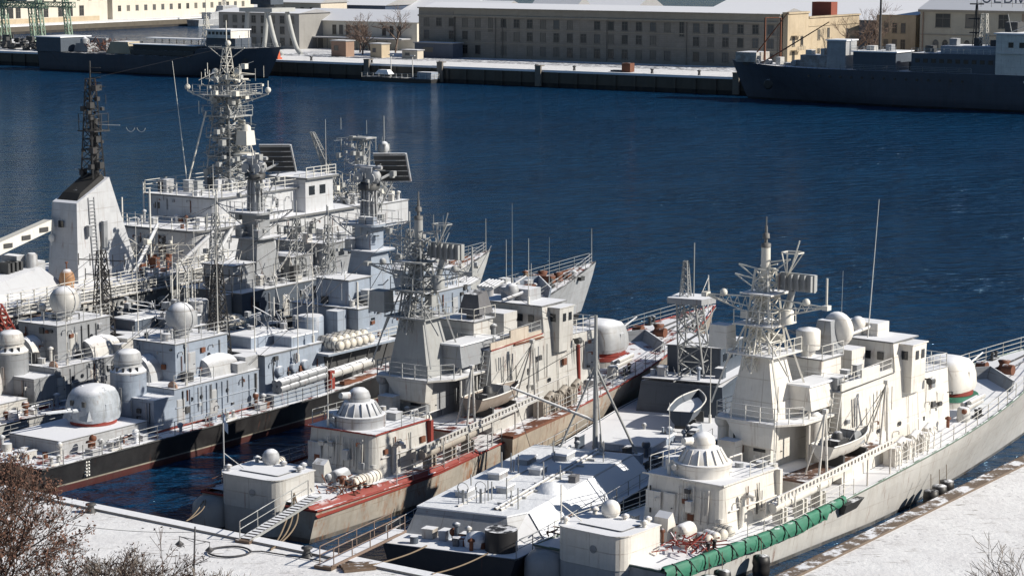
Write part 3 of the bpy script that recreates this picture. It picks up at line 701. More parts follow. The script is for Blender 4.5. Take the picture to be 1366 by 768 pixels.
# ------------------------------------------------------------------ bare trees and parked things on the far shore
def bare_tree(name, loc, h, seed, mat, depth=5, r0=.22, spread=.5, kids_=3, leafmat=None, leafn=0, leafs=.1, trunks=1, lean=0, **kw):
    rr = random.Random(seed); T_ = empty(name, loc, rr.uniform(0, 6), **kw)
    tr = MB(); br = MB(); lf = MB()
    def grow(p, d, l, r, k):
        q_ = p; segs = 3 if k < 3 else 2
        for s_ in range(segs):
            d = (d+Vector((rr.gauss(0,.13), rr.gauss(0,.13), rr.gauss(0,.08)+.03))).normalized()
            n_ = q_+d*l/segs; (tr if k < 1 else br).tube(q_, n_, max(.009, r*(1-.25*s_/segs)), max(.008, r*(1-.25*(s_+1)/segs)), n=6 if k < 2 else 3, caps=False); q_ = n_
            if k >= depth-2 and leafn:
                for _ in range(leafn):
                    c = q_+Vector((rr.gauss(0,1), rr.gauss(0,1), rr.gauss(0,1)))*l*.28
                    u_ = Vector((rr.gauss(0,1), rr.gauss(0,1), rr.gauss(0,1))).normalized(); w_ = u_.orthogonal().normalized(); s2 = leafs*rr.uniform(.5,1.5)
                    lf.add([c-u_*s2, c+w_*s2*.6, c+u_*s2, c-w_*s2*.6], [(0,1,2,3)])
        if k >= depth: return
        for i in range(kids_ if k else kids_+1):
            ax = Vector((rr.gauss(0,1), rr.gauss(0,1), rr.gauss(0,.4)))
            nd_ = (d+ax.normalized()*spread*rr.uniform(.7,1.4)).normalized()
            start = q_ if i < 2 else p.lerp(q_, rr.uniform(.45,.95))
            grow(start, nd_, l*rr.uniform(.62,.86), r*.64, k+1)
    for t_ in range(trunks):
        d0 = Vector((rr.uniform(-.25,.25)*(trunks > 1)+lean, rr.uniform(-.25,.25)*(trunks > 1), 1)).normalized()
        grow(Vector((rr.uniform(-.8,.8)*(trunks > 1), rr.uniform(-.8,.8)*(trunks > 1), 0)), d0, h*.3, r0, 0)
    tr.build('trunk', mat, T_); br.build('crown', mat, T_)
    if leafn and lf.v: lf.build('dead_leaves', leafmat, T_)
    return T_
bark = paint('bark_brown', (.12,.085,.065), .9, dirt=.3, bump=0)
barkf = paint('far_bark', (.17,.12,.095), .9, dirt=.3, bump=0)
for i, (e, n, h, lab) in enumerate(((-148,52,15,'bare tree left of the long building, tallest of that clump'),(-158,47,12,'bare tree before the pale low building, left one of the clump'),(-150,38,10,'bare low tree beside the grey shed'),(-164,60,11,'bare tree behind the canopy of the pale low building'),
      (-2,70,17,'big bare tree beside the tan wing'),(6,66,16,'bare tree left of the yellowish building, nearest to its corner'),(-6,88,18,'bare tree high against the workshop roof'))):
    bare_tree('bare_tree', FP(e, n, 4.4), h, 30+i, barkf, depth=5, r0=.3, spread=.62, label=lab, cat='tree', group='bare trees on the far shore')
# ------------------------------------------------------------------ ship parts, in ship coordinates (u forward, v to starboard, z up)
def S(p): return (p[0], -p[1], p[2])
class SB(MB):
    """builder in ship coordinates: v positive to starboard"""
    def build(s, name, mat, parent=None, loc=None):
        s.v = [(x, -y, z) for x, y, z in s.v]
        return MB.build(s, name, mat, parent, loc)
def sbox(par, name, mat, *bs):
    first = None
    for b in bs:
        a = SB(); a.box(*b); o = a.build(name, mat, par); first = first or o
    return first
def roundpoly(u0, u1, v0, v1, r, corners=('a0','a1','f0','f1'), n=5):
    """plan outline with rounded corners: a aft, f forward, 0 port, 1 starboard"""
    out = []
    for key, cx, cy, a0 in (('a0', u0+r, v0+r, 180), ('f0', u1-r, v0+r, 270), ('f1', u1-r, v1-r, 0), ('a1', u0+r, v1-r, 90)):
        if key in corners: out += [(cx+r*math.cos(R(a0+90*k/n)), cy+r*math.sin(R(a0+90*k/n))) for k in range(n+1)]
        else: out.append({'a0':(u0,v0),'f0':(u1,v0),'f1':(u1,v1),'a1':(u0,v1)}[key])
    return out
def door(par, u, v, z, face='s', mat=None, w_=.75, h=1.75):
    """watertight door; face s starboard, a aft"""
    a = SB(); t = .06
    if face == 's': a.box(u-w_/2, u+w_/2, v+.003, v+t, z, z+h); a.box(u-w_/2-.07,u+w_/2+.07,v+.002,v+.03,z-.07,z+h+.07)
    else: a.box(u-t, u-.003, v-w_/2, v+w_/2, z, z+h); a.box(u-.03,u-.002,v-w_/2-.07,v+w_/2+.07,z-.07,z+h+.07)
    o = a.build('door', mat or M['grey'], par)
    b_ = SB()
    if face == 's': b_.tube((u+w_*.3,v+t,z+h*.5),(u+w_*.3,v+t+.1,z+h*.5), .04)
    else: b_.tube((u-t,v+w_*.3,z+h*.5),(u-t-.1,v+w_*.3,z+h*.5), .04)
    b_.build('handle', M['dark'], o)
    return o
def swin(par, u, v, z, face='s', w_=.5, h=.5, name='window'):
    a = SB()
    if face == 's': a.box(u-w_/2, u+w_/2, v+.004, v+.045, z, z+h)
    elif face == 'a': a.box(u-.045, u-.004, v-w_/2, v+w_/2, z, z+h)
    return a.build(name, M['glass'], par)
def wall_gear(par, u0, u1, v0, v1, z0, z1, n, seed, mats):
    """boxes, pipes, brackets and lamps on a starboard wall (v0 == v1) or an after wall (u0 == u1)"""
    rr = random.Random(seed); groups = {}
    for k in range(n):
        u, v, z = rr.uniform(u0, u1), rr.uniform(v0, v1), rr.uniform(z0, z1); q_ = rr.random(); s = rr.uniform(.08, .26)
        kind = 'wall_pipe' if q_ < .4 else ('junction_box' if q_ < .75 else 'wall_bracket'); a = SB()
        du, dv = (0, 1) if u0 != u1 else (-1, 0)
        if kind == 'wall_pipe':
            h = rr.uniform(.8, z1-z0); zb = max(z0, min(z, z1-h)); a.tube((u+du*.07, v+dv*.07, zb), (u+du*.07, v+dv*.07, zb+h), rr.uniform(.03,.06), n=5)
        elif kind == 'junction_box': a.box(u-(s if dv else .16), u+(s if dv else 0), v-(0 if dv else s), v+(.16 if dv else s), z, z+s*rr.uniform(1.2,2.4))
        else: a.tube((u,v,z), (u+du*.4, v+dv*.4, z+.1), .04, n=4); a.tube((u+du*.4, v+dv*.4, z+.1), (u+du*.4, v+dv*.4, z-.12), .07, n=6)
        a.build(kind, rr.choice(mats), par)
def port(par, u, v, z, face='s', r=.17):
    a = SB()
    if face == 's': a.lathe((u, v+.004, z), [(r,0),(r,.05)], 10, 'Y')
    else: a.lathe((u-.054, v, z), [(r,0),(r,.05)], 10, 'X')
    return a.build('porthole', M['glass'], par)
def vent(par, u, v, z, mat, h=1.0, r=.16, cowl=False):
    a = SB(); a.tube((u,v,z-.05),(u,v,z+h), r, n=10)
    if cowl: a.ball((u-.05,v,z+h), r*1.9, 10, 1.)
    else: a.lathe((u,v,z+h), [(r*1.9,0),(r*1.8,.12),(.02,.22)], 10)
    return a.build('vent', mat, par)
def locker(par, u, v, z, w_, d, h, mat, name='deck_locker'):
    a = SB(); a.box(u-w_/2,u+w_/2,v-d/2,v+d/2,z-.04,z+h); a.box(u-w_/2-.04,u+w_/2+.04,v-d/2-.04,v+d/2+.04,z+h+.002,z+h+.05); return a.build(name, mat, par)
def hawse(par, u, v, z, mat):
    a = SB(); a.box(u-.55,u+.55,v-.2,v+.2,z-.05,z+.08)
    for s_ in (-.33,.33): a.lathe((u+s_,v,z+.08), [(.13,0),(.12,.4),(.18,.42),(.17,.5),(.02,.52)], 8)
    return a.build('bollard', mat, par)
def canister(loc, rz, mat, L=1.25, r=.34, label='', group=None):
    T = empty('liferaft_canister', loc, rz, label=label, cat='liferaft', group=group)
    a = MB(); a.lathe((0,0,r), [(.02,-L/2),(r*.8,-L/2+.02),(r,-L/2+.14),(r,L/2-.14),(r*.8,L/2-.02),(.02,L/2)], 14, 'X'); a.build('canister', mat, T)
    a = MB()
    for x in (-L*.28, 0, L*.28): a.lathe((x,0,r), [(r+.012,-.03),(r+.025,-.03),(r+.025,.03),(r+.012,.03)], 14, 'X')
    a.build('strap', M['canvas'], T); return T
CL = 1.0
def clutter(par, edge_or_box, z, n, seed, mats, hmax=.9):
    u0, u1, v0, v1 = edge_or_box; rr = random.Random(seed); n = int(n*CL)
    for k in range(n):
        u, v = rr.uniform(u0, u1), rr.uniform(v0, v1); t = rr.random(); m_ = rr.choice(mats)
        if t < .4: locker(par, u, v, z, rr.uniform(.3,1.1), rr.uniform(.3,.8), rr.uniform(.3,hmax), m_)
        elif t < .65: vent(par, u, v, z, m_, rr.uniform(.4,1.1), rr.uniform(.09,.18), rr.random() < .4)
        elif t < .85:
            a = SB(); a.tube((u,v,z-.02),(u,v,z+rr.uniform(.3,.6)), rr.uniform(.15,.4), n=12); a.build('hatch', m_, par)
        else:
            a = SB(); L_ = rr.uniform(.8,2.2); a.path([(u,v,z),(u,v,z+.5),(u+L_,v,z+.5),(u+L_,v,z)], .06, 6); a.build('pipe', m_, par)

def gun_turret(par, u, v, z, mat, k=1., aft=True, barrels=1, elev=8, kz=1.):
    """rounded naval gun house on a ring"""
    s_ = -1 if aft else 1
    T_ = SB(); secs = []
    n = 16
    for zz, ru, rv, off in ((0,1.8,1.62,0),(.4,1.9,1.75,0),(1.2,1.85,1.72,-.02),(1.9,1.66,1.58,-.06),(2.3,1.38,1.36,-.12),(2.5,.95,1.0,-.2),(2.55,.3,.4,-.2)):
        ring = []
        for i in range(n):
            a_ = 2*math.pi*i/n; c, si = math.cos(a_), math.sin(a_); p = .62
            ring.append((u+s_*(off+math.copysign(abs(c)**p, c)*ru)*k, v+math.copysign(abs(si)**p, si)*rv*k, z+.25*k+zz*k*kz))
        secs.append(ring)
    T_.loft(secs, cap=True, close=True); t = T_.build('gun_turret', mat, par)
    a = SB(); a.lathe((u,v,z), [(1.75*k,0),(1.75*k,.24*k)], 24); a.build('turret_ring', M['red'], t)
    for j in range(barrels):
        dv = (j-(barrels-1)/2)*.55*k; a = SB()
        c0 = Vector((u+s_*1.3*k, v+dv, z+1.15*k*kz)); d = Vector((s_*math.cos(R(elev)), 0, math.sin(R(elev))))
        a.tube(c0, c0+d*1.2*k, .17*k, .15*k, 10); a.tube(c0+d*1.1*k, c0+d*3.9*k, .085*k, .06*k, 8); a.build('barrel', mat, t)
    a = SB(); a.box(u-s_*.3*k-.25,u-s_*.3*k+.25, v+.5*k, v+.95*k, z+2.42*k*kz, z+2.75*k*kz); a.lathe((u+s_*.5*k,v-.6*k,z+2.4*k*kz),[(.28,0),(.24,.3),(.02,.42)],10); a.build('sight', mat, t)
    if barrels == 2:
        for sg in (-1,1):
            a = SB(); x0 = u+s_*1.35*k; a.hexa([(x0,v+sg*.35*k,z+.5*k),(x0+s_*.62*k,v+sg*.45*k,z+.5*k),(x0+s_*.62*k,v+sg*1.25*k,z+.5*k),(x0,v+sg*1.45*k,z+.5*k),(x0-s_*.5*k,v+sg*.35*k,z+2.55*k),(x0-s_*.2*k,v+sg*.4*k,z+2.45*k),(x0-s_*.2*k,v+sg*1.05*k,z+2.35*k),(x0-s_*.5*k,v+sg*1.2*k,z+2.4*k)]); a.build('front_plate', mat, t)
            a = SB(); a.box(x0+s_*.40*k-.06,x0+s_*.40*k+.06,v+sg*.6*k-.0,v+sg*.6*k+.3,z+1.5*k,z+1.9*k); a.build('sight_slot', M['dark'], t)
    a = SB(); a.box(u+s_*.1*k-.3, u+s_*.1*k+.3, v+1.5*k, v+1.72*k, z+.7*k, z+1.6*k); a.build('hatch', mat, t)
    return t
def rail_s(par, pts, mat, h=1., wires=3, sp=1.5, r=.028, name='railing'):
    a = SB(); a.rail(pts, h, wires, sp, r); return a.build(name, mat, par)
def ladder(par, p, q, w_, mat, side=(0,1,0)):
    a = SB(); p = Vector(p); q = Vector(q); s_ = Vector(side)*w_/2
    a.tube(p-s_, q-s_, .04, n=4); a.tube(p+s_, q+s_, .04, n=4); n = int((q-p).length/.32)
    for k in range(1, n): a.tube(p.lerp(q,k/n)-s_, p.lerp(q,k/n)+s_, .03, n=4)
    return a.build('ladder', mat, par)
def whip(par, u, v, z, h, mat, tilt=(0,0), r=.045):
    a = SB(); a.tube((u,v,z),(u,v,z+.6), r*2.4, n=8); a.tube((u,v,z+.5),(u+tilt[0],v+tilt[1],z+h), r, r*.35, 6); return a.build('whip_antenna', mat, par)
def mushroom_dome(par, u, v, z, r, mat, ped=.6, name='radome', k=1.):
    a = SB(); a.tube((u,v,z),(u,v,z+ped), r*.5, n=14); a.ball((u,v,z+ped+r*.8), r, 20, k); o = a.build(name, mat, par)
    if r > .9:
        b_ = SB(); b_.lathe((u,v,z+ped+r*.8), [(r*1.0,-.03),(r*1.025,-.03),(r*1.025,.03),(r*1.0,.03)], 24, 'X', caps=False); b_.build('seam_band', M['grey'], o)
        b_ = SB(); b_.box(u+r*.75,u+r*1.25,v-.35,v+.35,z+ped+r*.2,z+ped+r*1.1); b_.lathe((u,v,z+ped*.6),[(r*.55,0),(r*.75,.12),(r*.6,.3)],16); b_.build('mounting', M['grey'], o)
    return o

def big_mast(par, u, z0, mat, dark, wmat, ztow=11.6, seed=1, top=20.4, base=1.9, vc=0.):
    """enclosed foot, open lattice above it, platforms, yards and aerials (patrol ships)"""
    rr = random.Random(seed)
    t = SB(); b_, c_ = base, 1.0
    t.hexa([(u-b_,vc-b_,z0),(u+b_*.9,vc-b_,z0),(u+b_*.9,vc+b_,z0),(u-b_,vc+b_,z0),(u-.3-c_,vc-c_,ztow),(u-.3+c_,vc-c_,ztow),(u-.3+c_,vc+c_,ztow),(u-.3-c_,vc+c_,ztow)])
    m_ = t.build('mast', mat, par)
    x = u-.3
    a = SB(); a.lattice((x,vc,ztow), (x,vc,17.2), 2.1, .95, 6, .085, rb=.05); a.build('lattice_section', wmat, m_)
    a = SB(); a.lattice((x-1.5,vc-.2,ztow-1), (x-.2,vc,16.5), .7, .4, 7, .06, rb=.04); a.build('lattice_section', wmat, m_)
    a = SB()
    for z, w_ in ((ztow+.1,1.8),(13.6,1.5),(15.6,1.2)): a.box(x-w_,x+w_,vc-w_,vc+w_,z,z+.1)
    a.build('platform', mat, m_)
    a = SB()
    for z, w_ in ((ztow+.2,1.75),(13.7,1.45)): a.rail([(x-w_,vc-w_,z),(x-w_,vc+w_,z),(x+w_,vc+w_,z)], .9, 2, .9, .03)
    a.build('platform_rail', wmat, m_)
    a = SB(); a.tube((x,vc,14.5),(x,vc,18.6), .36, .3, 12); a.build('mast_column', wmat, m_)
    a = SB(); a.tube((x,vc,18.55),(x,vc,20.0), .12, .09, 8); a.lathe((x,vc,18.6),[(.32,0),(.32,.25),(.15,.3)],12); a.lathe((x,vc,19.2),[(.24,0),(.22,.3),(.1,.35)],12); a.tube((x,vc,20),(x,vc,top+.2), .05); a.build('direction_finder', dark, m_)
    # athwartship lattice yard
    a = SB()
    for sg in (-1, 1):
        e = Vector((x, vc+sg*4.6, 15.1)); root = Vector((x, vc+sg*.9, 14.6))
        a.tube(root+Vector((0,0,.7)), e, .06, n=4); a.tube(root-Vector((0,0,.5)), e, .06, n=4); a.tube((x-.5,vc+sg*.9,14.7), e, .05, n=4)
        for k in range(1,6): 
            p1 = (root+Vector((0,0,.7))).lerp(e,k/6); p2 = (root-Vector((0,0,.5))).lerp(e,(k-.5)/6); a.tube(p1,p2,.035,n=3); a.tube(p1,(root-Vector((0,0,.5))).lerp(e,(k+.5)/6),.035,n=3)
        a.box(e.x-.25,e.x+.25,e.y-.2,e.y+.2,e.z-.15,e.z+.15)
    a.build('yardarm', wmat, m_)
    a = SB(); a.tube((x,vc+4.6,15.1),(x,vc+4.6,17.0), .08, n=6); a.build('aerial', wmat, m_)
    # braced outriggers
    a = SB()
    for (du, dv, z, l) in ((-.2,-2.2,16.4,.0),(.4,1.6,17.6,.0),(-.4,-1.8,17.1,0),(.6,2.0,16.0,0)):
        a.tube((x,vc,z),(x+du,vc+dv,z+.3), .06, n=4); a.tube((x,vc,z-1.),(x+du,vc+dv,z+.3), .05, n=4)
    for k in range(9):
        z = rr.uniform(12.5,17.5); a.tube((x+rr.uniform(-.7,.7),vc+rr.uniform(-.7,.7),z),(x+rr.uniform(-1.7,1.7),vc+rr.uniform(-1.9,1.9),z+rr.uniform(-.7,.9)), .045, n=4)
    for sg in (-1,1):
        a.tube((x-1.6,vc+sg*1.6,ztow+.1),(x-2.2,vc+sg*2.6,ztow-3.2),.08,n=4); a.tube((x+.6,vc+sg*1.2,13.4),(x+1.6,vc+sg*2.3,ztow-2.4),.08,n=4); a.tube((x-1.4,vc+sg*.6,13.6),(x-1.0,vc+sg*2.4,ztow-1),.06,n=4)
    a.build('outrigger', wmat, m_)
    # cage aerial and antenna array
    a = SB(); c = Vector((x+.2, vc+1.9, 17.7))
    for k in range(6):
        an = k*math.pi/3; p1 = c+Vector((math.cos(an)*.7, math.sin(an)*.7, .7)); a.tube(c+Vector((0,-.4,-.9)), p1, .045, n=4); an2 = an+math.pi/3; a.tube(p1, c+Vector((math.cos(an2)*.7, math.sin(an2)*.7, .7)), .05, n=4)
    a.tube(c,c+Vector((0,.5,1.5)), .05); a.build('cage_aerial', wmat, m_)
    a = SB(); q_ = (x+.4, vc+2.2, 15.9); a.box(q_[0]-.12,q_[0]+.12,q_[1]-1.3,q_[1]+1.3,q_[2],q_[2]+1.15)
    for k in range(6): a.box(q_[0]-.4,q_[0]+.4,q_[1]-1.25+k*.48,q_[1]-1.2+k*.48,q_[2]+.05,q_[2]+1.1)
    a.tube((x+.4,vc+1.2,13.7),(x+.4,vc+1.8,q_[2]), .22, n=8); a.build('radar_antenna', M['mast'] if wmat is not M['mastd'] else wmat, m_)
    a = SB(); a.lathe((x+.2,vc+1.5,13.75),[(.5,0),(.5,.8),(.3,.95)],14); a.build('drum', wmat, m_)
    a = SB(); a.box(x-1.9,x-.7,vc-3.1,vc-1.7,12.0,13.5,.05,.05); a.build('equipment_cabinet', mat, m_)
    for dv, z in ((-3.2,15.0),(3.1,14.95)): a = SB(); a.ball((x,vc+dv,z+.35), .26, 10); a.build('lamp', wmat, m_)
    for k in range(4): a = SB(); u_, v_ = x+rr.uniform(-1,1), vc+rr.uniform(-1,1); z = rr.uniform(12,14.5); a.box(u_-.3,u_+.3,v_-.3,v_+.3,z,z+rr.uniform(.4,.8)); a.build('junction_box', wmat, m_)
    return m_

def stays(par, pts, mat=None, r=.025):
    a = SB()
    for p, q_ in pts: a.tube(p, q_, r, n=3, caps=False)
    return a.build('rigging_wire', mat or M['cable'], par)

# ------------------------------------------------------------------ the two sister patrol ships
def patrol_ship(F, name, label, C):
    T = empty(name, (F.o[0], F.o[1], 0), F.rz, label=label, cat='ship')
    w, lg = C['main'], C['light']; rl = C['rail']
    zd = lambda u: 2.2+4.3*(max(0, u-12)/50)**1.2
    h, ed = make_hull(T, C['hull'], C['deck'], 62.5, 10.4, zd, transom=.93, full=.5, rake=4.6, n=44, gun=C['gun'], gr=.09, blunt=2.2)
    # stern: towed sonar housing with rounded corners, and its well
    pl = roundpoly(-.9, 3.0, -2.7, 2.3, 1.0, ('a0','a1'), 6)
    a = SB(); a.prism(pl, 1.9, 4.0); o = a.build('sonar_housing', w, T)
    a = SB(); a.prism([(x*1.0+.02, y*.985-.003) for x, y in pl], -.4, 1.88); a.build('housing_foot', C['foot'], o)
    a = SB(); a.prism(roundpoly(.1, 2.7, -1.6, 1.6, .15, n=2), 4.003, 4.09); a.build('housing_hatch', M['snow_deck'], o)
    a = SB(); a.prism(roundpoly(-.98, 3.06, -2.78, 2.38, 1.05, ('a0','a1'), 6), 3.93, 4.001); a.build('housing_rim', w, o)
    a = SB(); a.lathe((-.95,.3,3.0), [(.25,0),(.22,.07)], 12, 'X'); a.build('emblem_plate', M['grey'], o)
    a = SB(); a.lathe((-.2,-3.75,-.3), [(1.3,0),(1.35,1.2),(1.3,1.9),(.9,2.3),(.1,2.4)], 18); a.build('stern_quarter_tank', C['foot'], T)
    for (u, v) in ((2.6,-2.2),(2.7,-1.3),(2.4,.2),(2.75,1.6),(-.3,-2.2),(1.9,1.95)): vent(T, u, v, 4.0, lg, .25, .14)
    vent(T, 2.5, -.9, 4.0, lg, .5, .32, True)
    # ensign staff and lifebuoy
    a = SB(); a.tube((-.5,-2.4,4.0),(-.5,-2.4,8.0 if C['flag'] else 6.4), .05); a.tube((-.5,-2.4,5.2),(.7,-1.7,4.0), .03); o = a.build('ensign_staff', lg, T)
    if C['flag']:
        a = SB(); vs = []
        for i in range(9):
            for j in range(4): vs.append((-.5-i*.14, -2.4+.12*math.sin(i*.9)+i*.16, 7.9-j*.22-.05*i))
        a.add(vs, [(i*4+j, i*4+j+1, i*4+j+5, i*4+j+4) for i in range(8) for j in range(3)], True); a.build('ensign', paint('flag_cloth', (.25,.32,.45), .8, dirt=.2), o)
    # aft deckhouse
    pl = roundpoly(8.5, 15.0, -3.15, 3.05, .75, ('a0','a1'), 5); tp = roundpoly(8.85, 15.0, -2.95, 2.85, .75, ('a0','a1'), 5)
    a = SB(); a.prism(pl, 2.15, 5.2, tp); dh = a.build('aft_deckhouse', w, T)
    a = SB(); a.prism(roundpoly(8.8, 15.1, -3.0, 2.9, .75, ('a0','a1'), 5), 5.203, 5.28); a.build('deckhouse_roof', C['roof'], dh)
    door(dh, 8.62, -.9, 2.5, 'a', w); 
    a = SB(); a.box(8.48,8.6,-2.6,-1.5,3.2,4.3); a.build('louvre', lg, dh)
    a = SB(); a.box(8.25,8.62,.5,.95,3.4,4.1); a.build('switch_box', lg, dh)
    a = SB()
    for k in range(5): a.tube((8.5,-.2+k*.55,2.4+.1*k),(8.62,-.2+k*.55,4.9), .05, n=5)
    a.build('pipe_run', w, dh)
    a = SB(); a.box(9.4,14.8,3.0,3.1,3.55,3.62); a.build('wall_seam', w, dh)
    if C['trim'] is not None:
        a = SB(); a.box(14.85,15.15,2.75,3.25,2.2,5.25); a.path([(8.7,-3,5.3),(8.7,3,5.3),(15,3.0,5.3)], .07, 4); a.build('trim_strip', C['trim'], dh)
    gm_ = [w, w, M['grey'], M['rust'], M['dark']]
    wall_gear(dh, 9.6, 14.6, 2.95, 2.95, 2.6, 4.8, 7, C['seed']+31, gm_); wall_gear(dh, 8.62, 8.62, -2.6, 2.2, 2.5, 4.8, 11, C['seed']+32, gm_)
    # close-in gun on its drum
    a = SB(); a.lathe((10.9,0,5.27), [(1.85,0),(1.85,.75),(1.9,.78),(1.75,.84)], 28); g_ = a.build('gun_mount', lg, T)
    a = SB(); a.lathe((10.9,0,6.1), [(1.55,0),(1.05,.85),(.8,.88)], 24); a.build('gun_shroud', lg, g_)
    a = SB()
    for k in range(16):
        t = k*math.pi/8; a.hexa([(10.9+math.cos(t)*1.5-.04,math.sin(t)*1.5-.04,6.1),(10.9+math.cos(t)*1.5+.04,math.sin(t)*1.5-.04,6.1),(10.9+math.cos(t)*1.6+.04,math.sin(t)*1.6+.04,6.1),(10.9+math.cos(t)*1.6-.04,math.sin(t)*1.6+.04,6.1),(10.9+math.cos(t)*1.0-.04,math.sin(t)*1.0-.04,6.95),(10.9+math.cos(t)*1.0+.04,math.sin(t)*1.0-.04,6.95),(10.9+math.cos(t)*1.12+.04,math.sin(t)*1.12+.04,6.93),(10.9+math.cos(t)*1.12-.04,math.sin(t)*1.12+.04,6.93)])
    a.build('shroud_ribs', lg, g_)
    a = SB(); a.lathe((10.9,0,6.95), [(.78,0),(.8,.35),(.68,.68),(.4,.9),(.02,.98)], 20); a.build('gun_dome', lg, g_)
    a = SB(); a.tube((10.3,-.35,7.35),(9.5,-.5,7.5), .3, .22, 10); a.build('barrel', lg, g_)
    a = SB(); a.lathe((9.05,-.9,5.85), [(.2,0),(.2,.15)], 10, 'X'); a.build('lamp', lg, g_)
    whip(T, 9.1, -1.3, 5.3, 4.6, M['railw'])
    a = SB(); a.path([(10.6,3.12,2.4),(10.6,3.2,4.2),(10.7,3.5,4.5),(10.9,3.75,4.35),(10.9,3.78,4.1)], .17, 10); a.build('gooseneck_vent', w, T)
    a = SB(); a.tube((9.0,2.6,2.2),(9.0,2.6,3.2), .28, n=12); a.build('corner_vent', w, T)
    a = SB(); a.tube((10.9,-1.9,5.28),(10.9,-1.9,6.0), .75, n=20); a.build('side_drum', lg, T)
    rail_s(T, [(14.8,2.9,5.28),(11.8,2.95,5.28)], rl); rail_s(T, [(14.8,-2.9,5.28),(9.4,-2.9,5.28)], rl)
    clutter(T, (13,14.6,-2.2,2.0), 5.28, 7, C['seed'], [lg, w, M['grey']], .6)
    # machinery casing between deckhouse and mast house, lower
    sbox(T, 'casing', w, (15.0,21.5,-3.4,2.2,2.1,4.35))
    sbox(T, 'casing_roof', C['roof'], (15.16,21.5,-3.5,2.35,4.353,4.43))
    clutter(T, (15.6,18.4,-2.8,1.8), 4.42, 9, C['seed']+3, [lg, w, M['dark'], M['grey']], .9)
    sbox(T, 'deck_bin', lg, (16.2,17.0,-2.2,-1.1,4.43,6.2,-.1,-.1))
    # mast house with roof platform
    mh = sbox(T, 'mast_house', C['mhouse'], (17.7,22.6,-2.5,.75,4.3,7.35))
    sbox(T, 'mast_house', C['mhouse'], (22.6,27.5,-2.6,2.9,4.3,8.0))
    a = SB(); a.prism([(16.9,-3.0),(16.9,1.5),(18.6,2.7),(24,2.7),(24,-3.0)], 7.36, 7.5); a.build('mast_platform', w, mh)
    a = SB(); a.hexa([(17.0,-1.2,5.9),(17.7,-1.2,5.6),(17.7,1.2,5.6),(17.0,1.2,5.9),(16.9,-2.2,7.35),(17.8,-2.2,7.35),(17.8,1.4,7.35),(16.9,1.4,7.35)]); a.build('platform_bracket', w, mh)
    rail_s(T, [(18.6,2.6,7.5),(16.95,1.45,7.5),(16.95,-2.95,7.5),(22,-2.95,7.5)], M['railw'] if C['white'] else rl, 1.05, 3, 1.1, .035)
    swin(mh, 17.7, -.1, 5.4, 'a', .9, 1.4, 'doorway')
    for v in (-1.6, -.4): port(mh, 17.7, v, 6.4, 'a')
    door(mh, 18.6, .75, 4.5, 's', w)
    m_ = big_mast(T, 19.3, 7.5, C['mast'], M['mast_tip'], C['mastl'], seed=C['seed'], base=1.75, vc=-.7)
    # cowl ventilator, tall capsule and slant-sided shelter
    a = SB(); a.tube((21.2,1.9,4.4),(21.2,1.9,7.2), .55, n=16); a.ball((21.2,1.9,7.2), .56, 16); a.build('intake_trunk', lg, T)
    a = SB(); a.tube((23.2,2.4,4.4),(23.2,2.4,7.5), .5, n=16); a.ball((23.2,2.4,7.5), .62, 16); a.build('intake_trunk', lg, T)
    a = SB(); a.tube((18.0,-3.1,5.2),(18.0,-3.1,7.0), .4, n=12); a.ball((17.8,-3.1,7.1), .5, 12); a.build('cowl_vent', lg, T)
    a = SB(); a.hexa([(19.6,.6,8.1),(24.6,.6,8.1),(24.6,2.6,8.1),(19.6,2.6,8.1),(19.9,.7,9.6),(24.3,.7,9.6),(24.3,2.2,9.6),(19.9,2.2,9.6)]); a.build('slant_sided_shelter', M['grey'] if not C['white'] else w, T)
    a = SB(); a.box(19.7,24.5,.55,2.4,9.62,9.74); a.build('shelter_roof', M['snow'], T)
    a = SB()
    for u in (20,22,24.2): a.tube((u,2.2,4.4),(u,2.2,8.1), .09, n=5); a.tube((u,1.0,6.9),(u,2.3,8.1), .06, n=4)
    a.build('shelter_post', w, T)
    # main superstructure, long starboard wall
    a = SB(); a.hexa([(22.3,-3.4,2.6),(33.0,-3.3,3.4),(33.0,3.25,3.4),(22.3,3.4,2.6),(22.6,-3.2,8.9),(33.0,-3.0,9.3),(33.0,2.95,9.3),(22.6,3.05,8.9)]); ms = a.build('superstructure', w, T)
    a = SB(); a.add([(22.5,-3.15,8.95),(33,-2.95,9.35),(33,2.9,9.35),(22.5,3.0,8.95)], [(0,1,2,3)]); a.build('superstructure_roof', C['roof'], ms)
    if C['trim'] is not None: a = SB(); a.path([(22.6,3.08,8.95),(29.6,3.02,9.2)], .06, 4); a.build('trim_strip', M['dark'] if C['white'] else C['trim'], ms)
    for u in (24.6, 27.3, 30.2): port(ms, u, 3.3-.05*(u-22)/5+.03, 5.6, 's')
    a = SB()
    for u in (25.8,28.6,31.5): a.tube((u,3.36,3.6),(u,3.16,7.4), .035, n=4)
    a.tube((23,3.42,4.9),(33,3.36,5.6), .03, n=4); a.build('pipe_run', w, ms)
    a = SB(); a.box(25.2,27.6,2.92,3.06,9.0,10.05); a.box(22.6,29.4,2.95,3.05,8.95,9.5); a.build('weather_screen', C['screen'], ms)
    rail_s(T, [(29.5,2.9,9.2),(23,3.0,9.0),(22.6,-3.1,8.95)], rl, 1.0, 3, 1.4)
    ladder(T, (22.2,2.0,4.5), (22.5,2.0,9.0), .6, rl)
    ladder(T, (21.3,2.9,4.5), (22.35,2.9,8.9), .6, rl)
    wall_gear(ms, 23, 32.6, 3.22, 3.22, 4.6, 8.4, 11, C['seed']+33, gm_); wall_gear(T, 17.7, 17.7, -2.3, .5, 4.6, 7.0, 8, C['seed']+34, gm_)
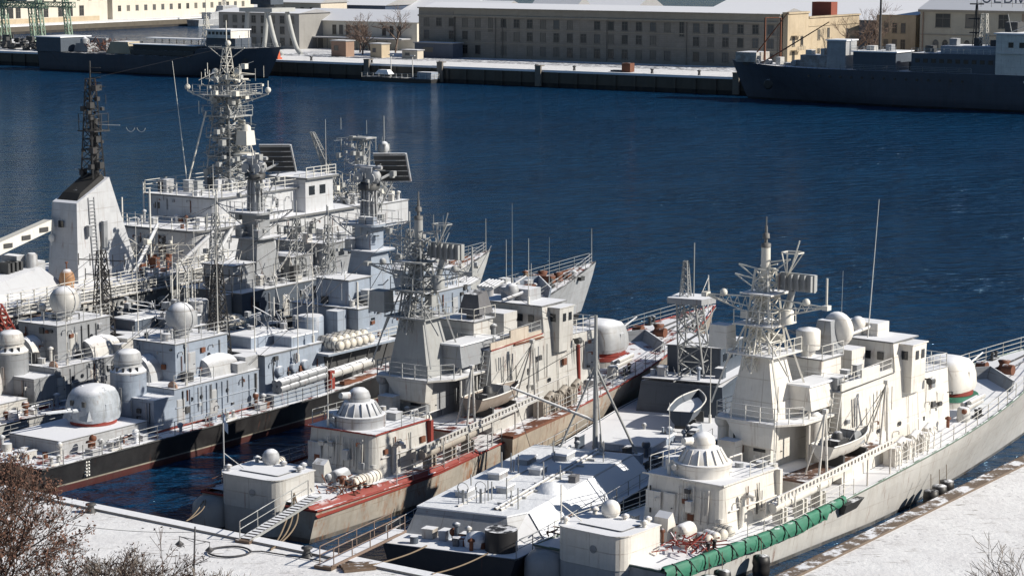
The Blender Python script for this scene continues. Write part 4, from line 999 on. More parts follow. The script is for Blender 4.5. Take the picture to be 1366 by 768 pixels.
    # bridge
    a = SB(); a.hexa([(29.8,-3.1,9.2),(33.4,-3.1,9.2),(33.4,3.0,9.2),(29.8,3.0,9.2),(30.0,-2.8,11.1),(33.2,-2.6,11.0),(33.2,2.5,11.0),(30.0,2.7,11.1)]); br = a.build('bridge', w, T)
    a = SB(); a.box(29.8,33.4,-2.9,2.8,11.12,11.22); a.build('bridge_roof', C['roof'], br)
    a = SB(); a.hexa([(31.0,2.7,7.6),(32.9,2.7,7.6),(32.9,3.6,7.6),(31.0,3.6,7.6),(30.9,2.5,10.9),(32.9,2.5,10.9),(32.9,3.7,10.9),(30.9,3.7,10.9)]); bw = a.build('bridge_wing', w, T)
    a = SB(); a.box(30.8,33.0,2.4,3.8,10.92,11.0); a.build('wing_roof', w, bw)
    swin(bw, 30.95, 3.1, 9.9, 'a', .5, .6); swin(bw, 31.6, 3.68, 9.9, 's', .4, .6); swin(bw, 32.4, 3.68, 9.9, 's', .4, .6)
    for v in (-2.2,-1.2,-.2,.8,1.8): swin(br, 29.9, v, 9.9, 'a', .5, .55)
    for v in (-2.2,-1.1,0,1.1,2.0):
        a = SB(); a.box(33.3,33.42,v-.4,v+.4,9.9,10.6); a.build('window', M['glass'], br)
    a = SB(); a.tube((33.0,3.9,8.3),(33.0,3.2,8.3), .06); a.lathe((33.1,4.0,8.2),[(.25,-.25),(.25,.25)],10,'X'); a.build('searchlight', M['dark'], T)
    # block forward of bridge
    a = SB(); a.hexa([(33.0,-3.2,3.5),(38.4,-2.7,4.4),(38.4,2.8,4.4),(33.0,3.3,3.5),(33.0,-3.0,8.5),(38.3,-2.5,8.2),(38.3,2.55,8.2),(33.0,3.0,8.5)]); fb = a.build('forward_house', w, T)
    a = SB(); a.add([(33.42,-3,8.56),(38.4,-2.55,8.26),(38.4,2.6,8.26),(33.42,3.0,8.56)], [(0,1,2,3)]); a.build('forward_house_roof', C['roof'], fb)
    wall_gear(fb, 33.6, 38, 2.98, 2.98, 4.8, 7.8, 8, C['seed']+35, gm_)
    rail_s(T, [(33.6,2.9,8.55),(38.2,2.5,8.25),(38.2,-2.4,8.25)], M['railw'], 1.0, 3, 1.2)
    door(fb, 36.6, 2.85, 5.0, 's', w)
    if C['trim'] is not None and not C['white']:
        a = SB(); a.tube((34.6,3.2,3.9),(34.6,3.1,7.6), .13, n=5); a.build('painted_pipe', M['red'], fb)
        a = SB(); a.box(25.6,29.5,2.9,3.2,8.9,9.0); a.build('rust_seam', M['rust'], ms)
    # gear on the superstructure top
    sbox(T, 'director_house', w, (23.3,25.9,-2.2,1.1,9.0,10.7,.05,.05)); sbox(T, 'director_house_roof', C['roof'], (23.2,26.0,-2.3,1.2,10.71,10.8))
    rail_s(T, [(23.25,-2.2,10.8),(23.25,1.15,10.8),(26,1.15,10.8)], M['railw'], .9, 2, 1.2)
    if C['white']:
        a = SB(); a.tube((24.0,-.4,10.8),(24.0,-.4,11.3), .5, n=14); a.lathe((24.0,-.4,11.25), [(.78,0),(.82,.1),(.82,1.25),(.7,1.35),(.02,1.5)], 22); a.build('drum_radome', lg, T)
        d = SB(); d.hexa([(25.1,-1.0,10.8),(26.6,-1.0,10.8),(26.6,.8,10.8),(25.1,.8,10.8),(25.5,-.6,13.0),(26.2,-.6,13.0),(26.2,.4,13.0),(25.5,.4,13.0)]); dr = d.build('fire_control_director', M['grey'], T)
        d = SB(); d.lathe((26.3,.3,12.3), [(.1,-.35),(.7,-.22),(1.05,0),(1.2,.4),(1.12,.42),(.95,.1),(.6,-.1),(.02,-.2)], 24, 'X'); d.build('dish', lg, dr)
    else:
        a = SB(); a.tube((24.7,.2,10.8),(24.7,.2,11.2), .6, n=14); a.hexa([(23.9,-.7,11.2),(25.7,-.7,11.2),(25.7,1.2,11.2),(23.9,1.2,11.2),(24.2,-.4,12.6),(25.5,-.4,12.8),(25.4,.8,12.8),(24.3,.8,12.6)]); a.build('canvas_covered_director', M['canvas'], T)
        a = SB(); a.lathe((21.5,-2.2,9.5), [(.45,0),(.4,.35),(.1,.45)], 14, 'Y'); a.build('searchlight', M['mast'], T)
    sbox(T, 'signal_box', w, (27.4,29.2,-1.6,1.0,9.1,10.8), (29.2,29.79,-.8,.5,9.1,10.2))
    mushroom_dome(T, 30.9, -.6, 11.2, .55, lg, .35)
    a = SB(); a.box(31.2,32.8,-1.8,.8,11.23,12.1); a.tube((29,-.2,11.5),(31.4,.3,11.9), .12); a.build('optical_sight', lg, T)
    clutter(T, (22.9,29.5,-2.8,2.6), 9.05, 12, C['seed']+7, [lg, w, M['grey']], 1.1)
    for (u, v, z, hh, tl) in C['whips']: whip(T, u, v, z, hh, M['railw'], tl)
    # gun forward
    gun_turret(T, 43.2, 0, 5.3, lg, 1.1, aft=False, elev=14, kz=.88)
    a = SB(); a.lathe((43.2,0,4.3), [(2.35,0),(2.3,.66)], 28); a.build('barbette', w, T); a = SB(); a.lathe((43.2,0,4.97), [(2.34,0),(2.3,.3)], 28); a.build('barbette_ring', C['trimring'], T)
    # breakwater, windlass, small mount, bow fittings
    a = SB()
    for sg in (-1,1): a.hexa([(47.3,sg*3.1,5.0),(49.6,0,5.15),(49.75,0,5.1),(47.45,sg*3.2,5.0),(47.7,sg*3.1,5.85),(50.2,0,6.2),(50.28,0,6.2),(47.8,sg*3.2,5.85)])
    a.build('breakwater', M['grey'], T)
    z_ = zd(52); a = SB(); a.lathe((52.5,0,z_), [(.7,0),(.5,.2),(.35,.5),(.5,.8),(.1,.85)], 14); a.lathe((51,1.1,z_+.45),[(.4,-.4),(.4,.4)],10,'Y'); a.lathe((51,-1.1,z_+.45),[(.4,-.4),(.4,.4)],10,'Y'); a.build('windlass', M['rust'], T)
    a = SB(); a.path([(50.2,.6,z_+.02),(56,.35,zd(56)+.1),(60.3,.2,zd(60)+.1)], .07, 4); a.path([(50.2,-.6,z_+.02),(56,-.35,zd(56)+.1),(60.3,-.2,zd(60)+.1)], .07, 4); a.build('anchor_chain', M['dark'], T)
    for u, v in ((55,2.1),(55,-2.1),(40.6,3.9),(46,-3.3),(5.5,4.3),(5.5,-4.3)): hawse(T, u, v, zd(u)+.02, M['dark'])
    a = SB(); a.tube((61.2,0,6.3),(61.2,0,9.4), .06); a.tube((61.2,0,9.2),(58.4,0,6.2), .035); a.tube((61.2,0,9.2),(60,1,6.4), .03); a.build('jackstaff', M['railw'], T)
    # white rocket/raft rack on the starboard foredeck
    for k in range(4): 
        a = SB(); zz = zd(40)+.55+.32*k*.5; a.tube((39.4+k*.15,3.1+(k%2)*.45,zz+.1),(41.6+k*.15,3.1+(k%2)*.45,zz+.3), .19, n=10); a.build('launcher_tube', M['cream'], T)
    a = SB(); a.lathe((39.3,3.4,zd(39)), [(.5,0),(.45,.9),(.3,1.0)], 12); a.build('launcher_stand', M['cream'], T)
    clutter(T, (35,47,3.4,3.9), zd(41)-.1, 4, C['seed']+9, [M['grey'], M['rust']], .5)
    # boat deck with pierced edge, A-frame davits
    def bdz(u): return 3.75+(u-10)*.085
    a = SB(); a.hexa([(16.4,2.3,4.15),(26.6,3.3,4.98),(26.6,4.95,4.98),(16.4,4.75,4.15),(16.4,2.3,4.3),(26.6,3.3,5.13),(26.6,4.95,5.13),(16.4,4.75,4.3)]); bd = a.build('boat_deck', C['bdeck'], T)
    a = SB(); n = 34
    for k in range(n):
        u = 12.0+k*(26.6-12.0)/n; z = 3.75+(u-10)*.085
        a.box(u, u+.20, 4.82, 4.92, z-.1, z+.35)
    a.hexa([(12,4.8,3.75),(26.6,4.98,5.0),(26.6,5.06,5.0),(12,4.88,3.75),(12,4.8,3.92),(26.6,4.98,5.17),(26.6,5.06,5.17),(12,4.88,3.92)])
    a.hexa([(12,4.8,4.2),(26.6,4.98,5.45),(26.6,5.06,5.45),(12,4.88,4.2),(12,4.8,4.3),(26.6,4.98,5.55),(26.6,5.06,5.55),(12,4.88,4.3)])
    a.build('pierced_edge', w, T)
    a = SB(); a.hexa([(12,3.95,3.0),(22,4.2,3.9),(22,4.3,3.9),(12,4.05,3.0),(12,3.95,3.85),(22,4.2,4.55),(22,4.3,4.55),(12,4.05,3.85)]); a.build('side_screen', w, T)
    for u in (14,17,20,23,26): a = SB(); a.tube((u,4.9,zd(u)-.1),(u,4.9,bdz(u)+.1), .06, n=5); a.build('deck_post', w, T)
    for u0 in (17.8, 25.6):
        a = SB(); z = bdz(u0)
        a.tube((u0-.5,4.6,z),(u0-.15,4.75,z+4.3), .085); a.tube((u0+.5,4.6,z),(u0-.05,4.75,z+4.3), .085); a.tube((u0,3.3,z),(u0-.1,4.75,z+4.3), .06)
        a.box(u0-.25,u0+.05,4.6,4.9,z+4.2,z+4.45); a.build('davit', w, T)
    stays(T, [((17.7,4.75,8.6),(19.2,4.3,6.2)), ((25.5,4.75,9.3),(23.9,4.3,6.6)), ((25.5,4.75,9.2),(21,4.6,6.2))], M['dark'], .03)
    # torpedo tube and its brackets under the boat deck
    a = SB(); a.tube((12.2,4.35,3.45),(18.2,4.5,3.95), .33, n=14); a.lathe((18.2,4.5,3.95), [(.36,0),(.36,.3),(.2,.34)], 14, 'X'); tt = a.build('torpedo_tube', C['tube'], T)
    for u in (12.8, 15.2, 17.4): sbox(tt, 'tube_bracket', C['tube'], (u,u+.16,4.0,4.75,2.35,3.35+.08*(u-12)*.5), (u+.45,u+.6,4.0,4.75,2.35,3.3+.08*(u-12)*.5))
    a = SB()
    for k in range(3):
        u = 27.4+k*1.9; a.box(u,u+1.0,3.6,4.5,zd(u)-.05,zd(u)+1.25); a.tube((u+1.2,4.05,zd(u)+1.2),(u+1.9,4.05,zd(u)+1.5), .3, n=10)
    a.build('torpedo_tube', C['tube'], T)
    a = SB()
    for k in range(8):
        u = 27.2+k*.75; a.path([(u,4.7,zd(u)),(u,4.75,zd(u)+1.1),(u+.25,4.5,zd(u)+1.5),(u+.5,4.75,zd(u)+1.1)], .05, 4)
    a.build('tube_frame', C['tube'], T)
    # fender platform hanging outboard
    a = SB(); a.hexa([(22.5,4.9,1.6),(26.4,4.9,2.0),(26.4,5.7,2.1),(22.5,5.8,1.7),(22.2,4.9,2.4),(26.8,4.9,2.9),(26.8,6.1,2.9),(22.2,6.1,2.4)]); 
    if C['white']: a = SB(); a.hexa([(19.2,4.9,1.7),(20.8,4.9,1.8),(20.8,5.4,1.9),(19.2,5.4,1.8),(18.9,4.9,2.5),(21.2,4.9,2.6),(21.2,5.75,2.6),(18.9,5.75,2.5)])
    else: a = SB(); a.hexa([(21.4,4.9,1.2),(30,4.7,1.5),(30,5.3,1.6),(21.4,5.7,1.3),(21,4.9,3.1),(30.6,4.7,3.5),(30.6,5.6,3.5),(21,6.0,3.1)])
    a.build('side_sponson', C['spons'], T)
    if not C['white']: a = SB(); a.hexa([(21,4.9,3.105),(30.6,4.7,3.505),(30.6,5.66,3.505),(21,6.06,3.105),(21,4.9,3.3),(30.6,4.7,3.7),(30.6,5.66,3.7),(21,6.06,3.3)]); a.build('sponson_rim', M['rust'], T)
    # rails
    add_rail(T, ed, 27, 60, rl, sides=(-1,), h=1.05, wires=3, step=1.9, inset=.15); add_rail(T, ed, 33, 60, rl, sides=(1,), h=1.05, wires=3, step=1.9, inset=.15)
    add_rail(T, ed, 8.5, 21, rl, sides=(-1,), h=1.05, wires=3, step=1.7, inset=.15); add_rail(T, ed, 2, 26, rl, sides=(1,), h=1.05, wires=3, step=1.8, inset=.15)
    # after deck gear
    a = SB(); a.lathe((5.6,-.2,2.25), [(.5,0),(.45,.5),(.2,.6)], 12); a.hexa([(5.2,.3,2.2),(6.5,.3,2.2),(6.5,1.3,2.2),(5.2,1.3,2.2),(5.3,.3,3.7),(5.8,.3,4.0),(5.8,1.3,4.0),(5.3,1.3,3.7)]); a.build('capstan', w, T)
    a = SB(); a.lathe((6.3,1.9,2.85), [(.1,-.75),(.48,-.7),(.52,-.3),(.52,.5),(.1,.62)], 14, 'X'); a.build('smoke_float', lg, T)
    clutter(T, (3.6,8,-4.0,3.6), 2.22, 12, C['seed']+11, [lg, M['dark'], M['rust'], M['cream']], .55)
    # mooring line reels / pipes frame
    fr_ = SB(); rr = random.Random(C['seed'])
    for k in range(60):
        p = Vector((rr.uniform(2.8,6.2), rr.uniform(2.5,4.4), rr.uniform(2.35,3.0))); fr_.tube(p, p+Vector((rr.uniform(-1,1), rr.uniform(-.9,.9), rr.uniform(-.4,.5))), .045, n=4)
    fr_.build('pipe_frame', M['red'] if C['white'] else M['rust'], T)
    fr_ = SB()
    for k in range(22):
        p = Vector((rr.uniform(.6,4.4), rr.uniform(-4.7,-3.2), rr.uniform(2.2,3.3))); fr_.tube(p, p+Vector((rr.uniform(-1,1), rr.uniform(-.9,.9), rr.uniform(-.4,.5))), .05, n=4)
    fr_.build('net_frame', M['rust'], T)
    stays(T, C['stays'])
    return T, ed, zd

hullw = paint('white_ship_hull', (.56,.555,.54), .45, rust=.5, dirt=.4, plates=.5, bands=[(.25, (.05,.05,.05))])
hulls = paint('rusty_grey_hull', (.40,.37,.325), .55, rust=1.25, rustcol=(.27,.12,.055), dirt=.75, plates=.6, bands=[(.3, (.03,.028,.027))])
footw = paint('grey_stern_paint', (.40,.41,.42), .5, rust=.25, dirt=.3, bands=[(.2, (.05,.05,.05))])
CW = dict(white=True, main=M['white'], light=M['white'], rail=M['railw'], hull=hullw, deck=M['snow_deck'], gun=paint('green_gunwale', (.13,.19,.155), .6, dirt=.5, rust=.5, snow=.5), foot=footw, flag=False,
   roof=M['snow_deck'], trim=M['white'], mhouse=M['white'], mast=M['white'], mastl=M['mastw'], screen=M['white'], trimring=M['green'], bdeck=M['snow_deck_brown'], tube=M['white'], spons=M['dark'], seed=11,
   whips=[(30.4,.4,9.3,11.5,(.2,.6)), (29.6,-1.2,9.3,6.5,(0,.1)), (15.3,2.5,4.4,6,(0,0))],
   stays=[((19,-5.2,15),(34,-3,9)), ((15.0,2.8,5.3),(15.0,2.9,10.5))])
TW, edW, zdW = patrol_ship(FW_, 'white_patrol_ship', 'bright white patrol ship with green tarpaulin roll along its side, nearest on the right', CW)
CS = dict(white=False, main=M['cream'], light=M['pale'], rail=M['railg'], hull=hulls, deck=M['snow_deck_red'], gun=M['red'], foot=paint('grey_stern_shade', (.36,.36,.35), .55, rust=.3, dirt=.4, bands=[(.25,(.04,.04,.04))]), flag=True,
   roof=M['snow_deck'], trim=M['red'], mhouse=M['grey'], mast=M['mast'], mastl=M['mast'], screen=paint('tan_screen', (.50,.44,.37), .8, rust=.5, dirt=.5), trimring=M['red'], bdeck=M['snow_deck_red'], tube=paint('rusty_tube', (.36,.33,.29), .6, rust=.9, dirt=.5), spons=paint('rusty_sponson', (.36,.31,.25), .8, rust=1.0, dirt=.6), seed=23,
   whips=[(33,-2.5,8.5,7,(0,0)), (36,-2.2,8.3,5,(.1,0)), (30,1.5,11.2,5,(0,0)), (22.6,-3,9,6.5,(0,0))],
   stays=[((19,3.9,15),(34,3,9))])
TS, edS, zdS = patrol_ship(FS_, 'red_decked_patrol_ship', 'rust streaked grey patrol ship with red deck edge and a flag at its stern', CS)
# snowy deck overlay aft on the red-decked ship and its broad red waterway
a = SB(); 
for sg in (1,-1): a.loft([[(u, sg*(abs(edS(u)[1])-.85+.03*u), zdS(u)+.32), (u, sg*(abs(edS(u)[1])+.10), zdS(u)-.42+.02*u), (u, sg*(abs(edS(u)[1])+.02), zdS(u)-.47+.02*u)] for u in [k*1.2 for k in range(0,16)]], cap=False)
a.build('red_waterway', M['red'], TS)
a = SB(); vs = []
for u in [.1+k*1.2 for k in range(0,8)]: vs += [(u, -4.3, zdS(u)+.29), (u, 4.25, zdS(u)+.29)]
a.add(vs, [(2*k,2*k+1,2*k+3,2*k+2) for k in range(7)]); a.build('snowy_after_deck', M['snow_deck'], TS)
# green tarpaulin roll on the white ship with black lashings
T = empty('tarpaulin_roll', FW_.w(0, 0, 0), FW_.rz, label='long green tarpaulin roll lashed along the starboard side of the white ship', cat='tarpaulin')
rr = random.Random(4); a = SB(); rows = []
for k in range(85):
    u = -.3+k*.235; e = edW(max(0,u)); vv = abs(e[1]); zz = zdW(max(0,u)); f = .5*math.sin(k*.9)+.5*math.sin(k*.37+1); hgt = .72-(.3 if k > 74 else 0)
    row = []
    for j_ in range(9):
        q_ = j_/8; row.append((u+rr.uniform(-.04,.04), vv+.16+.10*math.sin(q_*3.1)+.035*f*math.sin(q_*6)+rr.uniform(-.025,.025), zz+.30-hgt*1.25*q_+.05*f*q_+rr.uniform(-.02,.02)))
    inner = [(u, vv-.10+rr.uniform(-.03,.03), zz+.34+.04*f)]
    rows.append([(u, vv-.22, zz+.05)]+inner+row)
a.loft(rows, cap=False); a.build('tarpaulin', M['green'], T)
a = SB()
for i in range(4, 84, 6):
    r_ = rows[i]; r2 = rows[min(84, i+3)]; a.path([(p.x if 0 else p[0], p[1]+.03, p[2]+(.03 if n_ < 2 else 0)) for n_, p in enumerate(r_[1:])], .035, 4)
    a.tube((r_[2][0], r_[2][1]+.06, r_[2][2]), (r2[9][0], r2[9][1]+.06, r2[9][2]), .03, n=4)
a.build('lashing', M['black'], T)
# black fenders between the white ship and the quay
fd = None
for k, (u, v, z) in enumerate(((30.6,6.2,1.0),(31.8,6.1,1.1),(29.4,6.2,.9),(3.2,5.7,.8),(4.6,5.7,.8),(8.8,5.75,.8))):
    if fd is None:
        fd = empty('rubber_fender', (0,0,0), 0, cat='fender'); a = MB(); a.lathe((0,0,0), [(.2,-.7),(.5,-.6),(.55,-.2),(.5,0),(.55,.2),(.5,.6),(.2,.7)], 14); a.build('fender_body', M['black'], fd)
        a = MB(); a.tube((0,0,.6),(0,.25,1.7), .03, n=4); a.build('hanging_rope', M['rope'], fd); o = fd
    else: o = copy_tree(fd)
    o.location = FW_.w(u, v, z); tag(o, 'black rubber fender hanging between the white ship and the right quay', 'fender', 'fenders along the white ship')

# ------------------------------------------------------------------ boats on the boat decks
def small_boat(F, u, v, z, label, hm_, inm, cover, rz=0, k=1.):
    p = F.w(u, v, z); T = empty('motor_boat', p, F.rz+rz, label=label, cat='boat')
    L, B = 5.8*k, 2.0*k
    lev = [1., .6, .25, 0.]
    a = MB(); secs = []
    def hb(t, s): return B/2*(1 if t < .45 else 1-((t-.45)/.55)**2.2)*(.35+.65*s**.6)*(.85+.15*min(1, t*4))
    for sg in (1,-1): a.loft([[(t*(L-.6*(1-s))-L/2, sg*hb(t,s), s*.95*k+(.35*t*t if s > .5 else .1*t*t)) for s in lev] for t in [i/14 for i in range(15)]], cap=False)
    a.add([(-L/2, sg*hb(0,s), s*.95*k) for sg, ls in ((1,lev),(-1,lev[::-1])) for s in ls], [tuple(range(8))])
    a.build('hull', hm_, T)
    a = MB(); n = 14
    for sg in (1,-1): a.path([(t*L-L/2, sg*hb(t,1), .95*k+.35*t*t) for t in [i/n for i in range(n+1)]], .06, 5)
    a.build('gunwale', M['railw'], T)
    a = MB(); vs = []
    for i in range(n+1): t = i/n; vs += [(t*(L-.3)-L/2, .9*hb(t,.75), .62*k+.2*t*t), (t*(L-.3)-L/2, -.9*hb(t,.75), .62*k+.2*t*t)]
    a.add(vs, [(2*i,2*i+1,2*i+3,2*i+2) for i in range(n)]); a.build('inner_floor', inm, T)
    if cover:
        a = MB(); a.hexa([(.1,-.75,.5),(1.5,-.6,.5),(1.5,.6,.5),(.1,.75,.5),(.2,-.5,1.5),(1.1,-.45,1.3),(1.1,.45,1.3),(.2,.5,1.5)]); a.build('wheel_shelter', M['grey'], T)
        a = MB(); a.box(-1.8,-.4,-.5,.5,.5,1.1); a.lathe((-1.0,0,1.1),[(.4,0),(.3,.4),(.1,.5)],10); a.build('engine_box', M['dark'], T)
    for x in (-1.5, 1.4): a = MB(); a.box(x-.1,x+.1,-.8,.8,-.62,.18); a.build('chock', M['dark'], T)
    return T
small_boat(FW_, 21.6, 4.0, 5.25, 'white motor boat with grey inside on the white ship\'s boat deck', M['white'], paint('boat_blue_inside', (.08,.10,.14), .6, dirt=.2), True)
small_boat(FS_, 21.8, 4.0, 5.2, 'weathered rusty-bottomed boat on the red-decked ship\'s boat deck', paint('weathered_boat', (.30,.25,.21), .7, rust=.6, dirt=.5), M['snow_deck'], True, k=1.05)
# ------------------------------------------------------------------ the two corvettes, side by side
def tube_bundle(par, p, q, r, n, name, mat, rows=1):
    """n long launch tubes lying side by side"""
    for k in range(n):
        a = SB(); o = Vector((0, (k % 2)*r*2.1, (k//2)*r*2.0)); P_ = Vector(p)+o; Q_ = Vector(q)+o
        a.tube(P_, Q_, r, n=14); d = (Q_-P_).normalized(); L = (Q_-P_).length; m_ = int(L/1.1)
        for i in range(m_+1): a.tube(P_+d*(i*L/m_-.07), P_+d*(i*L/m_+.07), r*1.16, n=14)
        a.build(name, mat, par)
def radar_tower(par, u, z0, mat, lmat, dark, seed, top=19.7, vc=0.):
    t = SB(); t.hexa([(u-1.9,vc-1.5,z0),(u+1.9,vc-1.5,z0),(u+1.9,vc+1.5,z0),(u-1.9,vc+1.5,z0),(u-1.1,vc-1.05,z0+4.2),(u+1.1,vc-1.05,z0+4.2),(u+1.1,vc+1.05,z0+4.2),(u-1.1,vc+1.05,z0+4.2)])
    t.box(u-.9,u+.9,vc-.85,vc+.85,z0+4.2,z0+6.4); m_ = t.build('mast', mat, par); rr = random.Random(seed)
    a = SB(); a.prism(roundpoly(u-1.9,u+1.9,vc-1.9,vc+1.9,.8), z0+6.3, z0+6.5); a.prism(roundpoly(u-1.7,u+1.7,vc-1.8,vc+1.8,.6), z0+4.1, z0+4.22); a.build('platform', mat, m_)
    a = SB(); c = (u, vc); 
    for k in range(10):
        t_ = k*math.pi/5; a.tube((u+.72*math.cos(t_), vc+.72*math.sin(t_), z0+6.5), (u+.62*math.cos(t_), vc+.62*math.sin(t_), z0+9.2), .1, n=5)
    a.tube((u,vc,z0+6.4),(u,vc,z0+9.3), .6, .5, 14); a.build('column', lmat, m_)
    a = SB(); a.lathe((u,vc,z0+9.3), [(.9,0),(.95,.5),(.8,.55)], 16); a.build('column_collar', dark, m_)
    a = SB()
    for sg in (-1,1): a.ball((u, vc+sg*.75, z0+10.4), .5, 12, 1.2); a.lathe((u-.6, vc+sg*.6, z0+10.3), [(.45,0),(.35,.3)], 12, 'X')
    a.box(u-.4,u+.4,vc-.6,vc+.6,z0+9.9,z0+11.2); a.tube((u,vc,z0+11.1),(u,vc,top-.6), .16, n=8); a.build('radar_head', lmat, m_)
    a = SB(); a.tube((u-.1,vc-1.35,top-.5),(u+.1,vc+1.35,top-.5), .17, n=6); a.tube((u,vc,top-1.2),(u,vc,top+.1), .07); a.build('navigation_radar', lmat, m_)
    # big tilted rectangular air search panel with a pale frame
    a = SB(); c0 = Vector((u+1.6, vc+1.25, z0+11.1)); ux = Vector((.55,.80,0)).normalized()*1.35; up = Vector((-.42,.12,.92)).normalized()*1.3
    nrm = ux.cross(up).normalized()*.08
    a.hexa([c0-ux-up-nrm,c0+ux-up-nrm,c0+ux-up+nrm,c0-ux-up+nrm,c0-ux+up-nrm,c0+ux+up-nrm,c0+ux+up+nrm,c0-ux+up+nrm]); pnl = a.build('air_search_radar', dark, m_)
    a = SB(); a.tube(c0+ux*1.05-up*1.05, c0+ux*1.05+up*1.05, .13, n=5); a.tube(c0-ux+up*1.05, c0+ux*1.05+up*1.05, .07, n=5)
    for k in range(6):
        a.tube(c0-ux+up*(-1+k*.4)-nrm*2, c0+ux+up*(-1+k*.4)-nrm*2, .03, n=3)
    a.build('panel_frame', lmat, pnl)
    a = SB(); a.tube((u,vc,z0+9.6), c0-up*.4, .12, n=6); a.tube((u+.6,vc,z0+6.5), c0-up, .08, n=5); a.build('panel_strut', lmat, m_)
    a = SB()
    for sg in (-1,1):
        e = Vector((u-.2, vc+sg*4.4, z0+6.9)); rt = Vector((u, vc+sg*1.6, z0+6.4))
        a.tube(rt, e, .06, n=4); a.tube(rt-Vector((0,0,1.3)), e, .05, n=4)
        for k in range(1,5): a.tube(rt.lerp(e,k/5), (rt-Vector((0,0,1.3))).lerp(e,(k-.5)/5), .03, n=3)
        a.tube(e, e+Vector((0,0,.8)), .06, n=4)
    a.build('yardarm', lmat, m_)
    a = SB()
    for k in range(16):
        z = rr.uniform(z0+4, z0+11); a.tube((u+rr.uniform(-.8,.8),vc+rr.uniform(-.8,.8),z),(u+rr.uniform(-2.2,2.2),vc+rr.uniform(-2.4,2.4),z+rr.uniform(-.6,.8)), .045, n=4)
    a.rail([(u-1.8,vc-1.8,z0+6.5),(u-1.8,vc+1.8,z0+6.5),(u+1.8,vc+1.8,z0+6.5)], .9, 2, .9, .03); a.build('outrigger', lmat, m_)
    for k in range(6):
        a = SB(); uu, vv, z = u+rr.choice((-1.3,1.3)), vc+rr.uniform(-1.3,1.3), z0+rr.choice((4.25,6.5)); a.box(uu-.3,uu+.3,vv-.35,vv+.35,z,z+rr.uniform(.5,1.1)); a.build('equipment_box', rr.choice((lmat,mat)), m_)
    return m_
def aerial_lattice(par, u, v, z0, z1, mat, w_=1.2, n=8, yard=2., r=.05):
    a = SB(); a.lattice((u,v,z0),(u,v,z1), w_, w_*.35, n, r, rb=r*.6); m_ = a.build('lattice_mast', mat, par)
    a = SB(); a.tube((u-yard*.3,v-yard,z1-.8),(u+yard*.3,v+yard,z1-.8), r*.8, n=4); a.tube((u,v,z1-.2),(u,v,z1+1.6), r*.8, n=4)
    for s_ in (-1,-.5,.5,1): a.tube((u+yard*.3*s_,v+yard*s_,z1-1.3),(u+yard*.3*s_,v+yard*s_,z1-.3), r*.7, n=3)
    a.build('yardarm', mat, m_); return m_

CL = 1.6
def fuzz(par, u, v, z0, z1, rad, n, mat, seed):
    """tangle of small brackets, arms and stays around a mast"""
    rr = random.Random(seed*7+1); a = SB()
    for k in range(n):
        z = rr.uniform(z0, z1); t_ = rr.uniform(0, 6.28); q_ = rr.random(); r0, r1 = rad*rr.uniform(.1,.6), rad*rr.uniform(.4,1.1)
        p = Vector((u+r0*math.cos(t_), v+r0*math.sin(t_), z)); e = Vector((u+r1*math.cos(t_+rr.uniform(-.6,.6)), v+r1*math.sin(t_+rr.uniform(-.6,.6)), z+rr.uniform(-.5,.5)*rad*.5))
        if q_ < .6: a.tube(p, e, rr.uniform(.025,.05), n=3)
        elif q_ < .8: a.tube(e, e+Vector((0,0,rr.uniform(.4,1.5))), rr.uniform(.02,.05), n=4)
        else: s_ = rr.uniform(.1,.28); a.box(e.x-s_, e.x+s_, e.y-s_, e.y+s_, e.z-s_, e.z+s_)
    return tag(a.build('mast_fittings', mat, par), kind='stuff')
